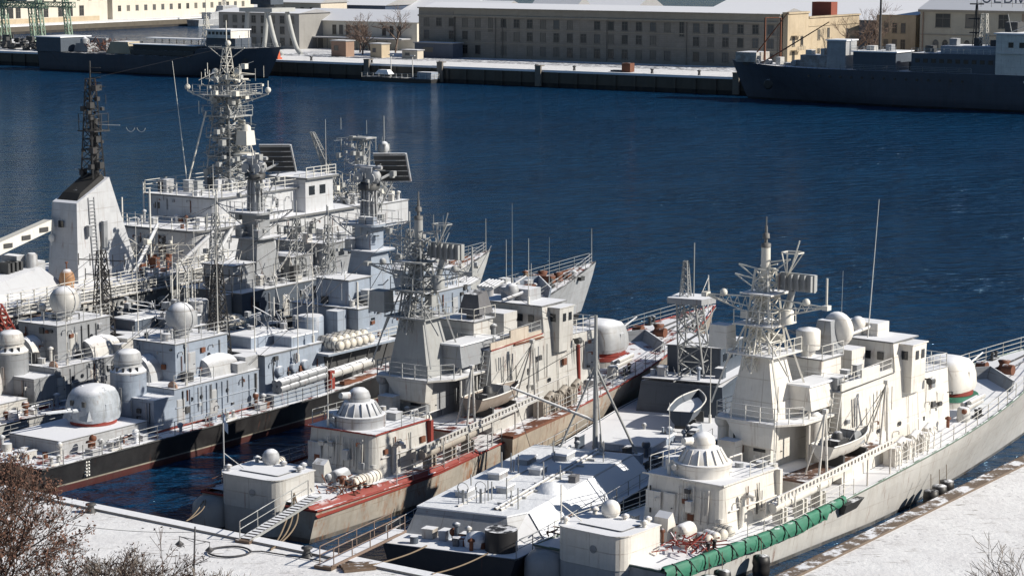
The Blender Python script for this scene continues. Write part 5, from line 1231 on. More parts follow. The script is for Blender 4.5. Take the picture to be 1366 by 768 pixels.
def corvette(F, name, label, C):
    T = empty(name, (F.o[0], F.o[1], 0), F.rz, label=label, cat='ship')
    w, lg, rl = C['main'], C['light'], C['rail']; L = 81.
    zd = lambda u: 2.1+4.5*(max(0, u-30)/51)**1.25
    h, ed = make_hull(T, C['hull'], C['deck'], L, 10.0, zd, transom=.9, full=.52, rake=4.2, n=46, gun=C['gun'], gr=.08, blunt=2.1)
    # stern plinth and twin gun
    a = SB(); a.prism([(3.9,-2.6),(3.9,2.6),(12.4,2.9),(12.4,-2.9)], 2.0, 3.1); o = a.build('gun_platform', lg, T)
    a = SB(); a.prism([(3.85,-2.65),(3.85,2.65),(12.4,2.95),(12.4,-2.95)], 3.103, 3.17); a.build('platform_snow', M['snow_deck'], o)
    gun_turret(T, 9.8, 0, 3.2, M['turret'] if C['seed'] == 41 else lg, .98, aft=True, barrels=2, elev=6)
    # tower with conical cupola
    def cupola(u, v, z0, z1, r=1.35):
        a = SB(); a.lathe((u,v,z0), [(r,0),(r,z1-z0)], 8); t = a.build('control_tower', w, T)
        a = SB(); a.lathe((u,v,z1), [(r*1.02,0),(r*1.02,.12),(r*.98,.13),(r*.72,.62),(r*.7,.72)], 20); a.build('window_ring', lg, t)
        a = SB(); a.lathe((u,v,z1+.72), [(r*.8,0),(r*.82,.12),(r*.7,.75),(r*.5,.95),(.02,1.0)], 20); a.build('cupola', C['cup'], t)
        for k in range(7):
            t_ = math.pi+(-3+k)*.45; a = SB(); a.lathe((u+r*.87*math.cos(t_), v+r*.87*math.sin(t_), z1+.2), [(.11,0),(.10,.3)], 6); a.build('sight_port', M['glass'], t)
        door(t, u-r*.92, v, z0+.4, 'a', lg)
        return t
    cupola(13.7, -.1, 3.1, 6.3)
    # low after deckhouse
    dh = sbox(T, 'after_deckhouse', w, (15.2,25.0,-3.1,3.1,2.05,5.0)); a = SB(); a.prism([(15.15,-3.15),(15.15,3.15),(25.05,3.15),(25.05,-3.15)], 5.003, 5.07); a.build('deckhouse_roof', M['snow_deck'], dh)
    sbox(dh, 'step_house', w, (12.9,15.2,.2,3.15,2.1,4.6))
    door(dh, 15.9, 3.1, 2.4, 's', lg); door(dh, 19.6, 3.1, 2.5, 's', lg)
    for u in (17.1,18.2,21.2): port(dh, u, 3.1, 4.0)
    a = SB()
    for u in (16.9,18.8,20.6,23.8): a.tube((u,3.16,2.3),(u,3.16,4.8), .05, n=4)
    a.tube((15.3,3.16,3.6),(24.8,3.16,3.6), .04, n=4); a.build('pipe_run', w, dh)
    a = SB(); a.path([(12.9,3.2,2.2),(25,3.2,2.2)], .09, 4); a.build('red_waterway', M['red'], dh)
    gm_ = [w, lg, M['grey'], M['rust'], M['dark']]
    wall_gear(dh, 15.4, 24.8, 3.1, 3.1, 2.5, 4.8, 16, C['seed']+31, gm_); wall_gear(dh, 12.9, 12.9, .4, 3.0, 2.4, 4.4, 6, C['seed']+32, gm_)
    # big rounded hoist covers on the after deckhouse
    a = SB(); pts = [(0,-1.35,5.08),(0,-1.35,6.0)]
    secs = []
    for (u, r_, hh) in ((20.3,1.15,1.35),(21.2,1.3,1.6),(22.4,1.3,1.6),(23.6,1.15,1.3),(24.5,.8,.7)):
        secs.append([(u, 1.2-r_*math.cos(t*math.pi/10), 5.0+hh*math.sin(t*math.pi/10)) for t in range(11)])
    a.loft(secs); a.build('rounded_hoist_cover', lg, T)
    a = SB(); secs = []
    for (u, r_, hh) in ((16.2,1.3,1.9),(17.3,1.4,2.0),(18.6,1.35,1.8),(19.5,1.1,1.1)):
        secs.append([(u, -1.4-r_*math.cos(t*math.pi/10), 5.0+hh*math.sin(t*math.pi/10)) for t in range(11)])
    a.loft(secs); a.build('rounded_hoist_cover', lg, T)
    a = SB(); a.lathe((15.6,2.6,5.1), [(.36,-.08),(.46,-.05),(.46,.05),(.36,.08)], 16, 'X'); 
    a.build('lifebuoy', C['buoy'], T)
    rail_s(T, [(15.3,3.0,5.07),(19.8,3.0,5.07)], rl); rail_s(T, [(15.3,-3,5.07),(15.3,.5,5.07)], rl)
    clutter(T, (15.6,24.6,-2.9,2.4), 5.05, 9, C['seed'], [lg, w, M['dark']], .8)
    # radome block
    rb = sbox(T, 'radome_house', w, (17.4,23.4,-3.0,1.3,5.07,7.9)); a = SB(); a.box(17.3,23.5,-3.1,1.4,7.903,7.98); a.build('house_roof', M['snow_deck'], rb)
    door(rb, 19.2, 1.3, 5.3, 's', lg); port(rb, 21.2, 1.3, 6.6); swin(rb, 17.4, -1.4, 6.4, 'a', .5, .5)
    wall_gear(rb, 17.8, 23.2, 1.3, 1.3, 5.3, 7.6, 10, C['seed']+33, gm_); wall_gear(rb, 17.4, 17.4, -2.8, 1.1, 5.3, 7.6, 8, C['seed']+34, gm_)
    mushroom_dome(T, 19.9, -.3, 8.0, 1.22, lg, .55)
    rail_s(T, [(17.4,-3,7.98),(17.4,1.3,7.98),(23.4,1.3,7.98)], rl)
    clutter(T, (17.8,23,-2.8,1), 7.98, 6, C['seed']+1, [lg, w, M['dark']], .8)
    # dark lattice masts amidships
    aerial_lattice(T, 24.8, -.8, 5.2, 13.0, M['mastd'], 1.5, 8, 2.0, .07)
    aerial_lattice(T, 26.6, -2.6, 5.2, 11.4, M['mastd'], 1.0, 7, 1.4, .06)
    for (u, v, z, hh) in ((26.5,1.5,5.2,11),(29.3,3.6,5,8.5),(22.8,.9,8,7),(31.5,3.4,6.2,8.5),(16.8,2.9,5.0,7.5)): whip(T, u, v, z, hh, M['railw'], (0,0), .05)
    # mid deckhouse with sloping canopy sides
    mh = SB(); mh.hexa([(25.6,-3.2,2.1),(33.4,-3.2,2.1),(33.4,3.25,2.1),(25.6,3.25,2.1),(25.9,-2.9,5.9),(33.2,-2.9,5.9),(33.2,3.0,5.9),(25.9,3.0,5.9)]); mh = mh.build('middle_deckhouse', C['mid'], T)
    a = SB(); a.box(25.7,33.3,-3.0,3.1,5.903,6.0); a.build('house_roof', M['snow_deck'], mh)
    sbox(mh, 'roof_trunk', C['mid'], (27.2,31.6,-1.9,.5,6.0,6.9)); sbox(mh, 'roof_trunk_snow', M['snow'], (27.1,31.7,-2.0,.6,6.903,7.0))
    sbox(mh, 'raised_hatch', C['mid'], (29.6,32.8,.9,2.7,6.0,6.8)); sbox(mh, 'raised_hatch_snow', M['snow'], (29.5,32.9,.8,2.8,6.803,6.9))
    for u in (27.4,29.2,30.6): 
        a = SB(); a.lathe((u,3.05,4.5),[(.42,0),(.42,.35),(.3,.38)],14,'Y'); a.build('intake_port', C['mid'], mh)
    sbox(T, 'deck_box', lg, (23.9,25.4,1.2,2.7,5.07,6.1), (22.6,23.8,2.3,3.0,5.07,5.8))
    a = SB(); a.hexa([(25.2,2.3,2.1),(33,3.3,2.1),(33,4.4,2.1),(25.2,4.4,2.1),(25.4,2.3,3.0),(33,3.3,3.2),(33,4.3,3.2),(25.4,4.3,3.0)]); a.build('side_casing', w, T)
    tube_bundle(T, (26.0,3.9,3.35), (31.6,4.0,3.6), .24, 4, 'launch_tube', M['grey']); tube_bundle(T, (32.2,3.9,3.5), (37.6,4.0,3.75), .30, 2, 'torpedo_tube', C['tube'])
    sbox(T, 'red_locker', M['red'], (31.9,32.5,4.4,4.8,2.4,3.9)); 
    a = SB(); a.box(34,38.4,4.1,4.6,2.4,2.7); a.build('tube_bed', M['rust'], T)
    wall_gear(mh, 26, 33, 3.1, 3.1, 2.8, 5.6, 12, C['seed']+35, gm_)
    # projecting platform with railing
    a = SB(); a.prism([(33.4,-3.4),(32.2,4.4),(41.6,4.6),(41.6,-3.4)], 5.0, 5.18); a.build('side_platform', w, T)
    rail_s(T, [(33.2,4.25,5.2),(41.5,4.45,5.2)], M['railw'], 1, 3, 1.2, .035)
    a = SB()
    for u in (33,35.5,38,40.5): a.tube((u,4.2,5.0),(u,3.4,2.6), .07, n=4)
    a.build('platform_bracket', M['dark'], T)
    sbox(T, 'painted_shade_block', M['dark'], (33.5,47,-3.3,3.0,2.2,5.0))  # solid block, its dark colour stands for the shade under the platform
    # middle and forward superstructure
    ss = sbox(T, 'superstructure', C['mid'], (37.5,54.0,-3.6,3.4,5.18,8.0)); sbox(ss, 'superstructure_roof', M['snow_deck'], (37.4,54.1,-3.7,3.5,8.003,8.1))
    sbox(T, 'superstructure', C['mid'], (46,57.4,-3.2,3.2,3.2,5.15))
    for k in range(5): door(ss, 39.5+k*4, 3.4, 5.4, 's', lg) if k % 2 else swin(ss, 39.5+k*4, 3.4, 6.6)
    if C['seed'] == 57:
        sbox(T, 'bridge', w, (50,56,-3.0,2.9,8.1,10.9)); sbox(T, 'bridge_roof', M['snow_deck'], (49.8,56.2,-3.1,3.0,10.91,11.0))
        for k in range(4): swin(T, 50.8+k*1.4, 2.9, 9.7, 's', .8, .6)
        clutter(T, (50,56,-2.6,2.5), 11.0, 8, C['seed']+5, [lg, M['grey']], 1.0); rail_s(T, [(50,2.8,11),(56,2.8,11)], rl)
    else:
        sbox(T, 'bridge', w, (49.9,53.5,-2.6,2.3,8.1,9.6)); sbox(T, 'bridge_roof', M['snow_deck'], (49.8,53.7,-2.7,2.4,9.61,9.7)); clutter(T, (50,53,-2.4,2.1), 9.7, 5, C['seed']+5, [lg, M['grey']], .6)
    wall_gear(ss, 38, 53.5, 3.4, 3.4, 5.4, 7.7, 34, C['seed']+36, gm_)
    sbox(T, 'equipment_house', w, (38.2,41.2,-1.6,1.9,8.1,10.2,.05,.05), (46.5,49.6,-1.5,1.7,8.1,10.0)); sbox(T, 'equipment_house_roof', M['snow_deck'], (38.1,41.3,-1.7,2.0,10.21,10.3),(46.4,49.7,-1.6,1.8,10.01,10.1))
    a = SB(); a.lathe((34.8,.5,5.2),[(1.1,0),(1.1,2.4),(1.0,2.5)],20); a.box(36,37.3,1.2,2.4,5.2,8.0); a.build('round_intake', w, T)
    radar_tower(T, 43.6, 8.0, w, M['pale'], M['dark'], C['seed']+2, vc=0)
    aerial_lattice(T, 47.6, 1.4, 8.2, 13.5, M['mast'], 1.3, 6, 1.8, .06)
    aerial_lattice(T, 40.0, -1.6, 8.2, 14.5, M['mast'], 1.2, 7, 1.8, .06)
    clutter(T, (37.8,53.6,-3.2,3.1), 8.1, 30, C['seed']+4, [lg, w, M['grey'], M['dark'], M['cream']], 1.4)
    clutter(T, (34,41,-3,3.9), 5.2, 12, C['seed']+6, [lg, M['grey'], M['dark'], C['mid']], 1.1)
    rail_s(T, [(37.5,3.3,8.1),(50,3.3,8.1)], rl)
    fuzz(T, 43.6, 0, 12, 19, 2.0, 60, M['mast'], C['seed']); fuzz(T, 47.6, 1.4, 8.5, 13.5, 1.8, 40, M['mast'], C['seed']+1); fuzz(T, 40, -1.6, 8.5, 14, 1.6, 40, M['mast'], C['seed']+2); fuzz(T, 31, 0, 6.5, 8.5, 3.0, 40, M['grey'], C['seed']+3); fuzz(T, 53, 0, 8.3, 10, 3.2, 50, M['pale'], C['seed']+4)
    rr = random.Random(C['seed']+20)
    for k in range(10): a = SB(); u_, v_ = rr.uniform(30,56), rr.uniform(-3,3.4); a.tube((u_,v_,8),(u_,v_,8+rr.uniform(1.5,4)), rr.uniform(.04,.09), n=5); a.build('post', M['railw'], T)
    # lattice frames and braces
    a = SB(); rr = random.Random(C['seed']+8)
    for k in range(80):
        p = Vector((rr.uniform(34,56), rr.uniform(-3.2,3.6), rr.uniform(8,9.5))); a.tube(p, p+Vector((rr.uniform(-1.6,1.6), rr.uniform(-1.2,1.2), rr.uniform(.3,2.8))), rr.uniform(.03,.06), n=4)
    tag(a.build('brace_frame', lg, T), kind='stuff')
    # forward: launcher, small covered gun, breakwater, windlass
    sbox(T, 'forward_house', w, (57.5,61.5,-2.6,2.5,3.9,5.9,.1,.1)); sbox(T, 'forward_house_roof', M['snow_deck'], (57.6,61.5,-2.6,2.5,5.903,6.0))
    for sg in (-1,1):
        a = SB(); a.tube((60,sg*1.4,5.9),(60,sg*1.4,6.6), .35, n=10)
        for i in range(5):
            t_ = (i-2)*.5; a.tube((59.2,sg*1.4+t_*.75,6.9),(61.1,sg*1.4+t_*.75,7.3), .17, n=8)
        a.build('rocket_launcher', lg, T)
    z_ = zd(65)
    a = SB(); a.lathe((64.6,0,z_), [(1.1,0),(1.1,1.0),(.9,1.5),(.5,1.75)], 16); a.tube((65.2,.2,z_+1.2),(67.8,.3,z_+1.9), .09); a.box(64.1,65,-.4,.4,z_+1.5,z_+2.1); a.build('covered_gun', lg, T)
    a = SB()
    for sg in (-1,1): a.hexa([(66.5,sg*3.6,5.1),(70,0,5.35),(70.15,0,5.3),(66.65,sg*3.7,5.1),(66.9,sg*3.6,6.1),(70.5,0,6.5),(70.6,0,6.5),(67,sg*3.7,6.1)])
    a.build('breakwater', w, T)
    a = SB(); zz = zd(73)
    for v in (-1,1): a.lathe((72.6,v*.9,zz+.1),[(.5,0),(.35,.3),(.5,.75),(.1,.8)],12)
    a.path([(71.5,.9,zz+.1),(77.5,.4,zd(77)+.15)], .09, 4); a.path([(71.5,-.9,zz+.1),(77.5,-.4,zd(77)+.15)], .09, 4); a.box(70.8,71.6,-1.2,1.2,zz,zz+.7); a.build('windlass', M['rust'], T)
    a = SB(); a.tube((80.2,0,6.5),(80.2,0,10.0), .07, .04); a.build('jackstaff', M['mast'], T)
    clutter(T, (66,77,-1.8,1.8), zd(71), 16, C['seed']+10, [M['rust'], lg, M['dark'], M['rope']], .8)
    whip(T, 62.5, 2.2, 6.9, 7.5, M['railg']); whip(T, 58, -2.4, 6.9, 6.5, M['railg']); whip(T, 70, 1.5, 5.4, 5, M['railg'])
    add_rail(T, ed, 0.3, 32, rl, sides=(-1,1), h=1.05, wires=3, step=1.8, inset=.15); add_rail(T, ed, 58, 80, rl, sides=(-1,1), h=1.05, wires=3, step=1.9, inset=.12)
    clutter(T, (.8,3.4,-3.6,3.6), 2.12, 10, C['seed']+11, [lg, M['rust'], M['cream']], .6); clutter(T, (5,13,3.3,4.2), 2.12, 7, C['seed']+12, [lg, M['rust'], M['snow']], .4)
    clutter(T, (14,25,3.5,4.2), 2.12, 6, C['seed']+13, [lg, M['rust'], M['blue']], .5)
    for u, v in ((1.8,4.0),(7.5,4.3),(20,4.4)): hawse(T, u, v, 2.14, M['cream'])
    a = SB(); rr = random.Random(C['seed'])
    stays(T, [((43.6,-4.4,14.9),(19,-3,8)), ((43.6,4.4,14.9),(24,3,5.5)), ((24.8,-2.8,12.2),(43.6,-4.2,14.9)), ((24.8,1.2,12.2),(43.6,4.2,14.9)), ((24.8,-.8,13),(9,0,6.4))])
    return T, ed, zd
M['turret'] = paint('mottled_turret_paint', (.37,.41,.46), .6, snow=.75, rust=.3, dirt=.9, plates=.5, bscale=1.6)
blackhull = paint('black_hull_red_boot', (.014,.013,.014), .5, rust=.12, dirt=.35, bands=[(.5, (.085,.024,.021)), (.6, (.36,.33,.27))])
greyhull = paint('pale_hull_black_boot', (.46,.47,.47), .5, rust=.5, dirt=.4, plates=.5, bands=[(.5, (.03,.03,.03))])
# black below, pale above along the fore part
CC = dict(main=M['blue'], light=M['pale'], cup=M['pale'], rail=M['railg'], hull=blackhull, deck=M['snow_deck_red'], gun=M['dark'], mid=M['blue'], tube=M['cream'], buoy=paint('lifebuoy_faded', (.45,.28,.20), .7, dirt=.3), seed=41)
TC, edC, zdC = corvette(FC_, 'black_corvette', 'corvette with black hull, red boot stripe and twin gun turret at its stern', CC)
CD_ = dict(CC, main=M['grey'], light=M['cream'], cup=M['cream'], hull=greyhull, mid=M['navy'], seed=57, deck=M['snow_deck_red'])
TD, edD, zdD = corvette(FD_, 'grey_corvette', 'grey corvette lying between the black corvette and the large ship', CD_)
# pale grey bow plating of the black corvette
a = SB()
def plate(u, s_, e=.03):
    x, y, z = edC(u); return None
lev = (1.0,.8,.62,.45)
for sg in (1,-1):
    rows = []
    for k in range(21):
        t = .60+.4*k/20; row = []
        for s_ in (1.,.8,.55,.30):
            ff = .52-.10*(1-s_); p = 1.35+(2.1-1.35)*s_**1.5; kk = 1. if t < ff else max(0.,1-((t-ff)/(1-ff))**p)
            hb = 5.0*kk*(.92+.08*s_)+.035; Ls = 81-4.2*(1-s_)**1.15+.04; row.append((t*Ls, sg*hb, zdC(t*81)*s_))
        rows.append(row)
    a.loft(rows, cap=False)
a.build('pale_bow_plating', M['pale'], TC)
# white draft figures near the black hull's stern
a = SB()
for k in range(5):
    z = .85+k*.24; y = abs(edC(4.2)[1])*.975
    for j in (0,.24): a.box(4.2+j, 4.31+j, y-.12, y+.08, z, z+.12)
a.build('draft_marks', M['draft'], TC)

# white liferaft canisters in rows
can = paint('canister_white', (.70,.66,.58), .5, snow=.4, rust=.4, dirt=.3)
def row(F, u0, du, n, v, z, rz, label, group, L=1.25, r=.34, rows=1, mat=None):
    c0 = None
    for j in range(rows):
        for k in range(n):
            if c0 is None: c0 = canister(F.w(u0,v,z), F.rz+rz, mat or can, L, r, label, group); o = c0
            else: o = copy_tree(c0)
            o.location = F.w(u0+k*du+j*.1, v-j*.75, z+j*.28)
row(FC_, 33.6, .82, 6, 3.9, 5.35, R(90), 'white liferaft canister lying in the rack on the black corvette\'s side platform', 'canisters on the black corvette platform', 1.7, .38, 2)
row(FD_, 35.6, .8, 6, 3.4, 5.3, R(90), 'white liferaft canister in the rack of the grey corvette amidships', 'canisters on the grey corvette', 1.6, .37, 2)
row(FW_, 6.2, .8, 4, 3.3, 2.3, R(78), 'white canister standing in a row on the white ship\'s after deck', 'canisters on the white ship after deck', 1.2, .33)
row(FS_, 6.0, 1.5, 2, 3.6, 2.35, R(5), 'pale canister on the red edge of the red-decked ship\'s after deck', 'canisters on the red deck edge', 1.6, .42)
row(FS_, 15.3, 1.2, 2, 1.2, 4.45, R(80), 'cream banded canister behind the domed gun of the red-decked ship', 'canisters behind the domed gun', 1.6, .42)
row(FS_, 4.6, .7, 3, -3.1, 2.9, R(20), 'snow dusted canister left of the stern housing of the red-decked ship', 'canisters by the stern housing', 1.1, .33)

CL = 1.2
# ------------------------------------------------------------------ low snow-covered ship between the patrol ships
F = FE_; T = empty('low_tender', (F.o[0], F.o[1], 0), F.rz, label='low dark blue hulled tender thick with snow, between the two patrol ships', cat='ship')
zE = lambda u: 1.75+1.9*(max(0,u-28)/32)**1.4
hE = paint('navy_black_hull', (.022,.028,.042), .55, dirt=.4, rust=.15)
h, edE = make_hull(T, hE, M['snow_deck'], 60, 10.2, zE, transom=.88, full=.6, rake=3, n=40, gun=M['navy'], gr=.08, blunt=2.4)
a = SB()
bot = [(2.7,-4.3),(2.7,2.9),(4.6,4.3),(22.6,4.5),(22.6,-4.6)]; top = [(3.7,-3.9),(3.7,2.2),(5.2,2.9),(22.3,3.1),(22.3,-4.1)]
a.prism(bot, 1.7, 3.2, top); tr = a.build('sloping_trunk', M['pale'], T)
sn = paint('deep_snow', (.76,.79,.84), .85, dirt=.0, bump=.12)
a = SB(); tp2 = [(3.62,-3.95),(3.62,2.25),(5.15,3.0),(22.4,3.2),(22.4,-4.15)]; a.prism(tp2, 3.203, 3.3); a.build('trunk_snow', sn, tr)
a = SB(); a.add([(4.62,4.36,1.78),(22.6,4.56,1.78),(22.4,3.26,3.2),(5.2,3.06,3.2)], [(0,1,2,3)]); a.build('slope_snow', sn, tr)
a = SB()
a.path([(4.4,-1.5,3.34),(22.3,-1.5,3.34)], .09, 4); a.path([(4.6,1.0,3.36),(22.3,.6,3.4)], .13, 5); a.path([(4.6,1.35,3.36),(22.3,.95,3.4)], .10, 5)
for k in range(9): a.box(6+k*1.9,6.15+k*1.9,.5,1.6,3.3,3.45)
a.build('pipe_run', M['cream'], tr)
for (u, v, a_, b_) in ((7.2,-2.3,1.3,.8),(12.4,-2.4,1.4,.8),(17.0,-2.4,1.5,.8),(19.2,-.6,1.6,1.0),(9.2,-.4,1.2,.7),(14.6,-.5,1.2,.8)): locker(T, u, v, 3.3, a_, b_, .32, M['pale'], 'hatch'); sbox(T, 'hatch_snow', M['snow'], (u-a_/2-.06,u+a_/2+.06,v-b_/2-.06,v+b_/2+.06,3.68,3.8))
rr = random.Random(77)
for k in range(16): a = SB(); u, v = rr.uniform(5,22), rr.uniform(-2.8,2.4); a.tube((u,v,3.25),(u+rr.uniform(-.05,.05),v,3.3+rr.uniform(.7,1.5)), .045, n=5); a.build('stanchion', M['mast'], T)
for u, v in ((5.2,-1.5),(5.9,-.6)): 
    a = SB(); a.tube((u,v,3.3),(u,v,4.2), .09); a.lathe((u,v,4.3),[(.36,-.02),(.40,-.02),(.40,.03),(.36,.03)],16,'X',caps=False); a.tube((u,v-.3,3.3),(u,v-.3,4.3),.03); a.tube((u,v+.3,3.3),(u,v+.3,4.3),.03); a.build('cable_hoop', M['mast'], T)
a = SB(); a.ball((10.6,2.2,2.95), 1.15, 16, .8); a.build('snow_heaped_cover', sn, T)
locker(T, 13.4, 2.6, 2.8, .7, .5, .9, M['canvas'])
clutter(T, (.6,2.6,-4,3.6), 1.78, 14, 91, [M['cream'], M['navy'], M['rust'], M['blue']], .6)
a = SB(); a.lathe((1.6,2.8,1.75),[(1.0,0),(1.0,1.3)],20); a.build('round_deck_tank', M['black'], T)
a = SB(); a.lathe((1.6,1.1,1.8),[(.7,0),(.75,.4),(.5,.8),(.1,.9)],14); a.build('snowy_capstan', M['snow'], T)
# mast with derrick
a = SB(); a.tube((23.4,0,1.8),(23.4,0,12.6), .21, .12, 10); a.tube((23.4,0,9.0),(22.0,-2.7,1.9), .08); a.tube((23.4,0,9.0),(25.6,2.6,1.9), .09); a.tube((23.4,0,9),(21.8,1.2,3.2),.05); m_ = a.build('mast', M['mast'], T)
a = SB(); a.tube((23.3,-.1,5.2),(20.6,-5.2,7.6), .11, .08); a.build('derrick_boom', M['pale'], m_)
a = SB(); a.lathe((23.4,0,1.8),[(.6,0),(.55,1.1),(.3,1.2)],12); a.build('mast_step', M['navy'], m_)
stays(T, [((23.4,0,11),(20.6,-5.2,7.6)), ((20.6,-5.2,7.6),(22,-4,2.2))])
clutter(T, (23.6,34,-3.8,3.8), 1.9, 26, 93, [M['navy'], M['blue'], M['pale'], M['dark']], 1.0)
fh = SB(); fh.hexa([(40.4,-3.6,1.9),(50,-3.0,2.2),(50,3.0,2.2),(40.4,3.6,1.9),(40.8,-3.3,4.6),(49.6,-2.8,4.8),(49.6,2.8,4.8),(40.8,3.3,4.6)]); fh = fh.build('forward_deckhouse', M['navy'], T)
sbox(fh, 'deckhouse_snow', M['snow_deck'], (40.7,49.8,-3.2,3.2,4.81,4.9)); sbox(T, 'wheelhouse', M['navy'], (43.6,48.8,-2.2,2.2,4.9,7.0)); sbox(T, 'wheelhouse_roof', M['snow_deck'], (43.4,49,-2.3,2.3,7.003,7.1))
for k in range(3): swin(T, 44.6+k*1.4, 2.2, 5.9, 's', .8, .6)
a = SB(); a.tube((32.6,1.6,1.9),(32.6,1.6,3.0), .1); a.box(28,33,-2,2.4,2.0,2.5); a.build('engine_casing', M['blue'], T); sbox(T, 'casing_snow', M['snow'], (27.9,33.1,-2.1,2.5,2.503,2.6))
# open lattice tower with crow's nest
a = SB(); a.lattice((43.3,.3,4.9),(42.1,.1,10.9), 2.1, 1.5, 5, .08, rb=.05); tw = a.build('lattice_tower', M['mast'], T)
a = SB(); a.prism([(40.7,-1.2),(40.7,1.6),(42.3,2.2),(43.4,1.0),(43.4,-1.2)], 10.8, 11.25); a.build('crows_nest', M['pale'], tw)
a = SB(); a.lattice((41.8,-.1,11.25),(41.8,-.1,14.0), .7, .3, 5, .05, rb=.03); a.tube((42,.5,11.2),(42,.5,15.4), .05); a.build('topmast', M['mast'], tw)
a = SB()
for k in range(14):
    p = Vector((42.6+rr.uniform(-1.2,1.2), rr.uniform(-1.2,1.4), rr.uniform(5,10))); a.tube(p, p+Vector((rr.uniform(-1.4,1.4),rr.uniform(-1.2,1.2),rr.uniform(-.8,1.4))), .05, n=4)
a.build('tower_brace', M['mast'], tw)
whip(T, 39, 3.0, 2.2, 8.5, M['railw']); clutter(T, (41.2,43,-2.8,2.8), 4.9, 7, 95, [M['navy'], M['pale'], M['blue']], .9); clutter(T, (51,57,-2,2), zE(54), 8, 96, [M['cream'], M['navy']], .9)
a = SB(); a.box(33.8,35.0,3.05,3.9,1.9,3.0,.1,.1); a.build('side_locker', M['blue'], T)
add_rail(T, edE, .3, 34, M['railg'], sides=(1,-1), h=1.0, wires=2, step=2, inset=.15); add_rail(T, edE, 46, 59, M['railg'], sides=(1,-1), h=1.0, wires=2, step=2, inset=.1)
o = small_boat(FE_, 37.2, 2.0, 2.9, 'snow filled boat on the low tender\'s deck beside the lattice tower', M['navy'], M['snow'], False, rz=R(8), k=1.15)

CL = 1.7
# ------------------------------------------------------------------ the large ship with the funnel
F = FA_; T = empty('large_depot_ship', (F.o[0], F.o[1], 0), F.rz, label='large ship with tall white funnel, stepped white bridge and high lattice mast, back left', cat='ship')
zA = lambda u: 7.6+1.6*(max(0,u+20)/90)**1.5
hA = paint('depot_hull', (.26,.27,.28), .6, rust=.3, dirt=.5, bands=[(.6,(.02,.02,.02))])
sub = empty('tmp', (0,0,0)); bpy.data.objects.remove(sub)
h, edA = make_hull(T, hA, M['snow_deck'], 118, 14.6, lambda u: 7.6+1.6*(max(0,u-20)/98)**1.5, transom=.85, full=.6, rake=7, n=44, gun=M['cream'], gr=.1, blunt=2.2)
for o in kids(T): o.location = (-34, 0, 0)
zA = lambda u: 7.6+1.6*(max(0,u+34-20)/98)**1.5
def sA(name, mat, *bs): return sbox(T, name, mat, *bs)
add_rail(T, lambda u, sg, i: (u, sg*(abs(edA(u+34)[1])-i), zA(u)), -10, 50, M['railw'], sides=(-1,), h=1.15, wires=4, step=1.5, inset=.1, r=.045)
# dark shaded gallery under the deck edge, with piping
a = SB(); rr = random.Random(101)
for k in range(230):
    u = rr.uniform(-8,52); y = 7.15+rr.uniform(0,.25); z = rr.uniform(5.2,8.6); a.box(u,u+rr.uniform(.1,.7),y,y+.14,z,z+rr.uniform(.1,.5))
tag(a.build('side_fittings', M['cream'], T), kind='stuff')
a = SB(); a.box(-6,52,7.32,7.75,7.25,7.4); a.build('side_gallery', M['cream'], T)
rail_s(T, [(-6,7.75,7.4),(22,7.75,7.5),(52,7.75,7.4)], M['railw'], 1.1, 4, 1.3, .04)
# funnel: shaded after face, sunlit side, dark raked top
a = SB(); a.hexa([(33.6,-.4,7.8),(41.6,-.4,7.8),(41.6,3.4,7.8),(33.6,3.4,7.8),(34.2,-.1,15.2),(38.4,-.1,17.2),(38.4,2.9,17.2),(34.2,2.9,15.2)]); fn = a.build('funnel', M['offw'], T)
a = SB(); a.hexa([(34.5,.1,15.3),(38.1,.1,17.1),(38.1,2.6,17.1),(34.5,2.6,15.3),(35.2,.3,16.0),(38.0,.3,17.5),(38.0,2.4,17.5),(35.2,2.4,16.0)]); a.build('funnel_top', M['soot'], fn)
swin(fn, 33.9, 1.2, 13.0, 'a', .6, .6, 'porthole')
a = SB()
for u in (35.6,36.3): a.tube((u,3.42,8.5),(u,2.95,15.6), .06, n=4)
for k in range(22): a.tube((35.6,3.44-k*.021,8.6+k*.32),(36.3,3.44-k*.021,8.6+k*.32), .04, n=4)
a.box(36.9,37.4,3.2,3.5,11,13.4); a.box(35.0,35.4,3.2,3.55,12.2,13.2); a.build('funnel_ladder', M['grey'], fn)
a = SB(); a.lattice((38.0,1.3,17.0),(38.0,1.3,26.0), 1.5, .6, 10, .10, mode='Z', rb=.05); a.tube((38.2,1.5,17),(38.2,1.5,22.4), .30, n=8); a.tube((38.0,1.2,17),(38.0,1.2,26), .12, n=6); dm = a.build('dark_lattice_mast', M['mastd'], T)
a = SB(); a.tube((38,1.3,26),(38,1.3,27.6), .08, n=5)
for k in range(5): a.tube((38,1.3,25.2+k*.45),(38.4,2.2,25.2+k*.45), .05, n=4)
a.rail([(37.2,.5,21.4),(37.2,2.4,21.4),(39,2.4,21.4)], 1.5, 2, 1, .035); a.box(37.1,39.1,.4,2.5,21.3,21.4); a.build('mast_platform', M['mastd'], dm)
a = SB()
for (du, dv) in ((1.0,4.6),(1.3,5.6)): a.lathe((38+du,dv+.5,21.9),[(.52,-.015),(.55,-.015),(.55,.015),(.52,.015)],14,'X',a0=1.9,a1=4.4,caps=False)
a.tube((38,1.3,21.9),(38.8,4.0,21.9), .04, n=4); a.build('ring_aerial', M['railw'], dm)
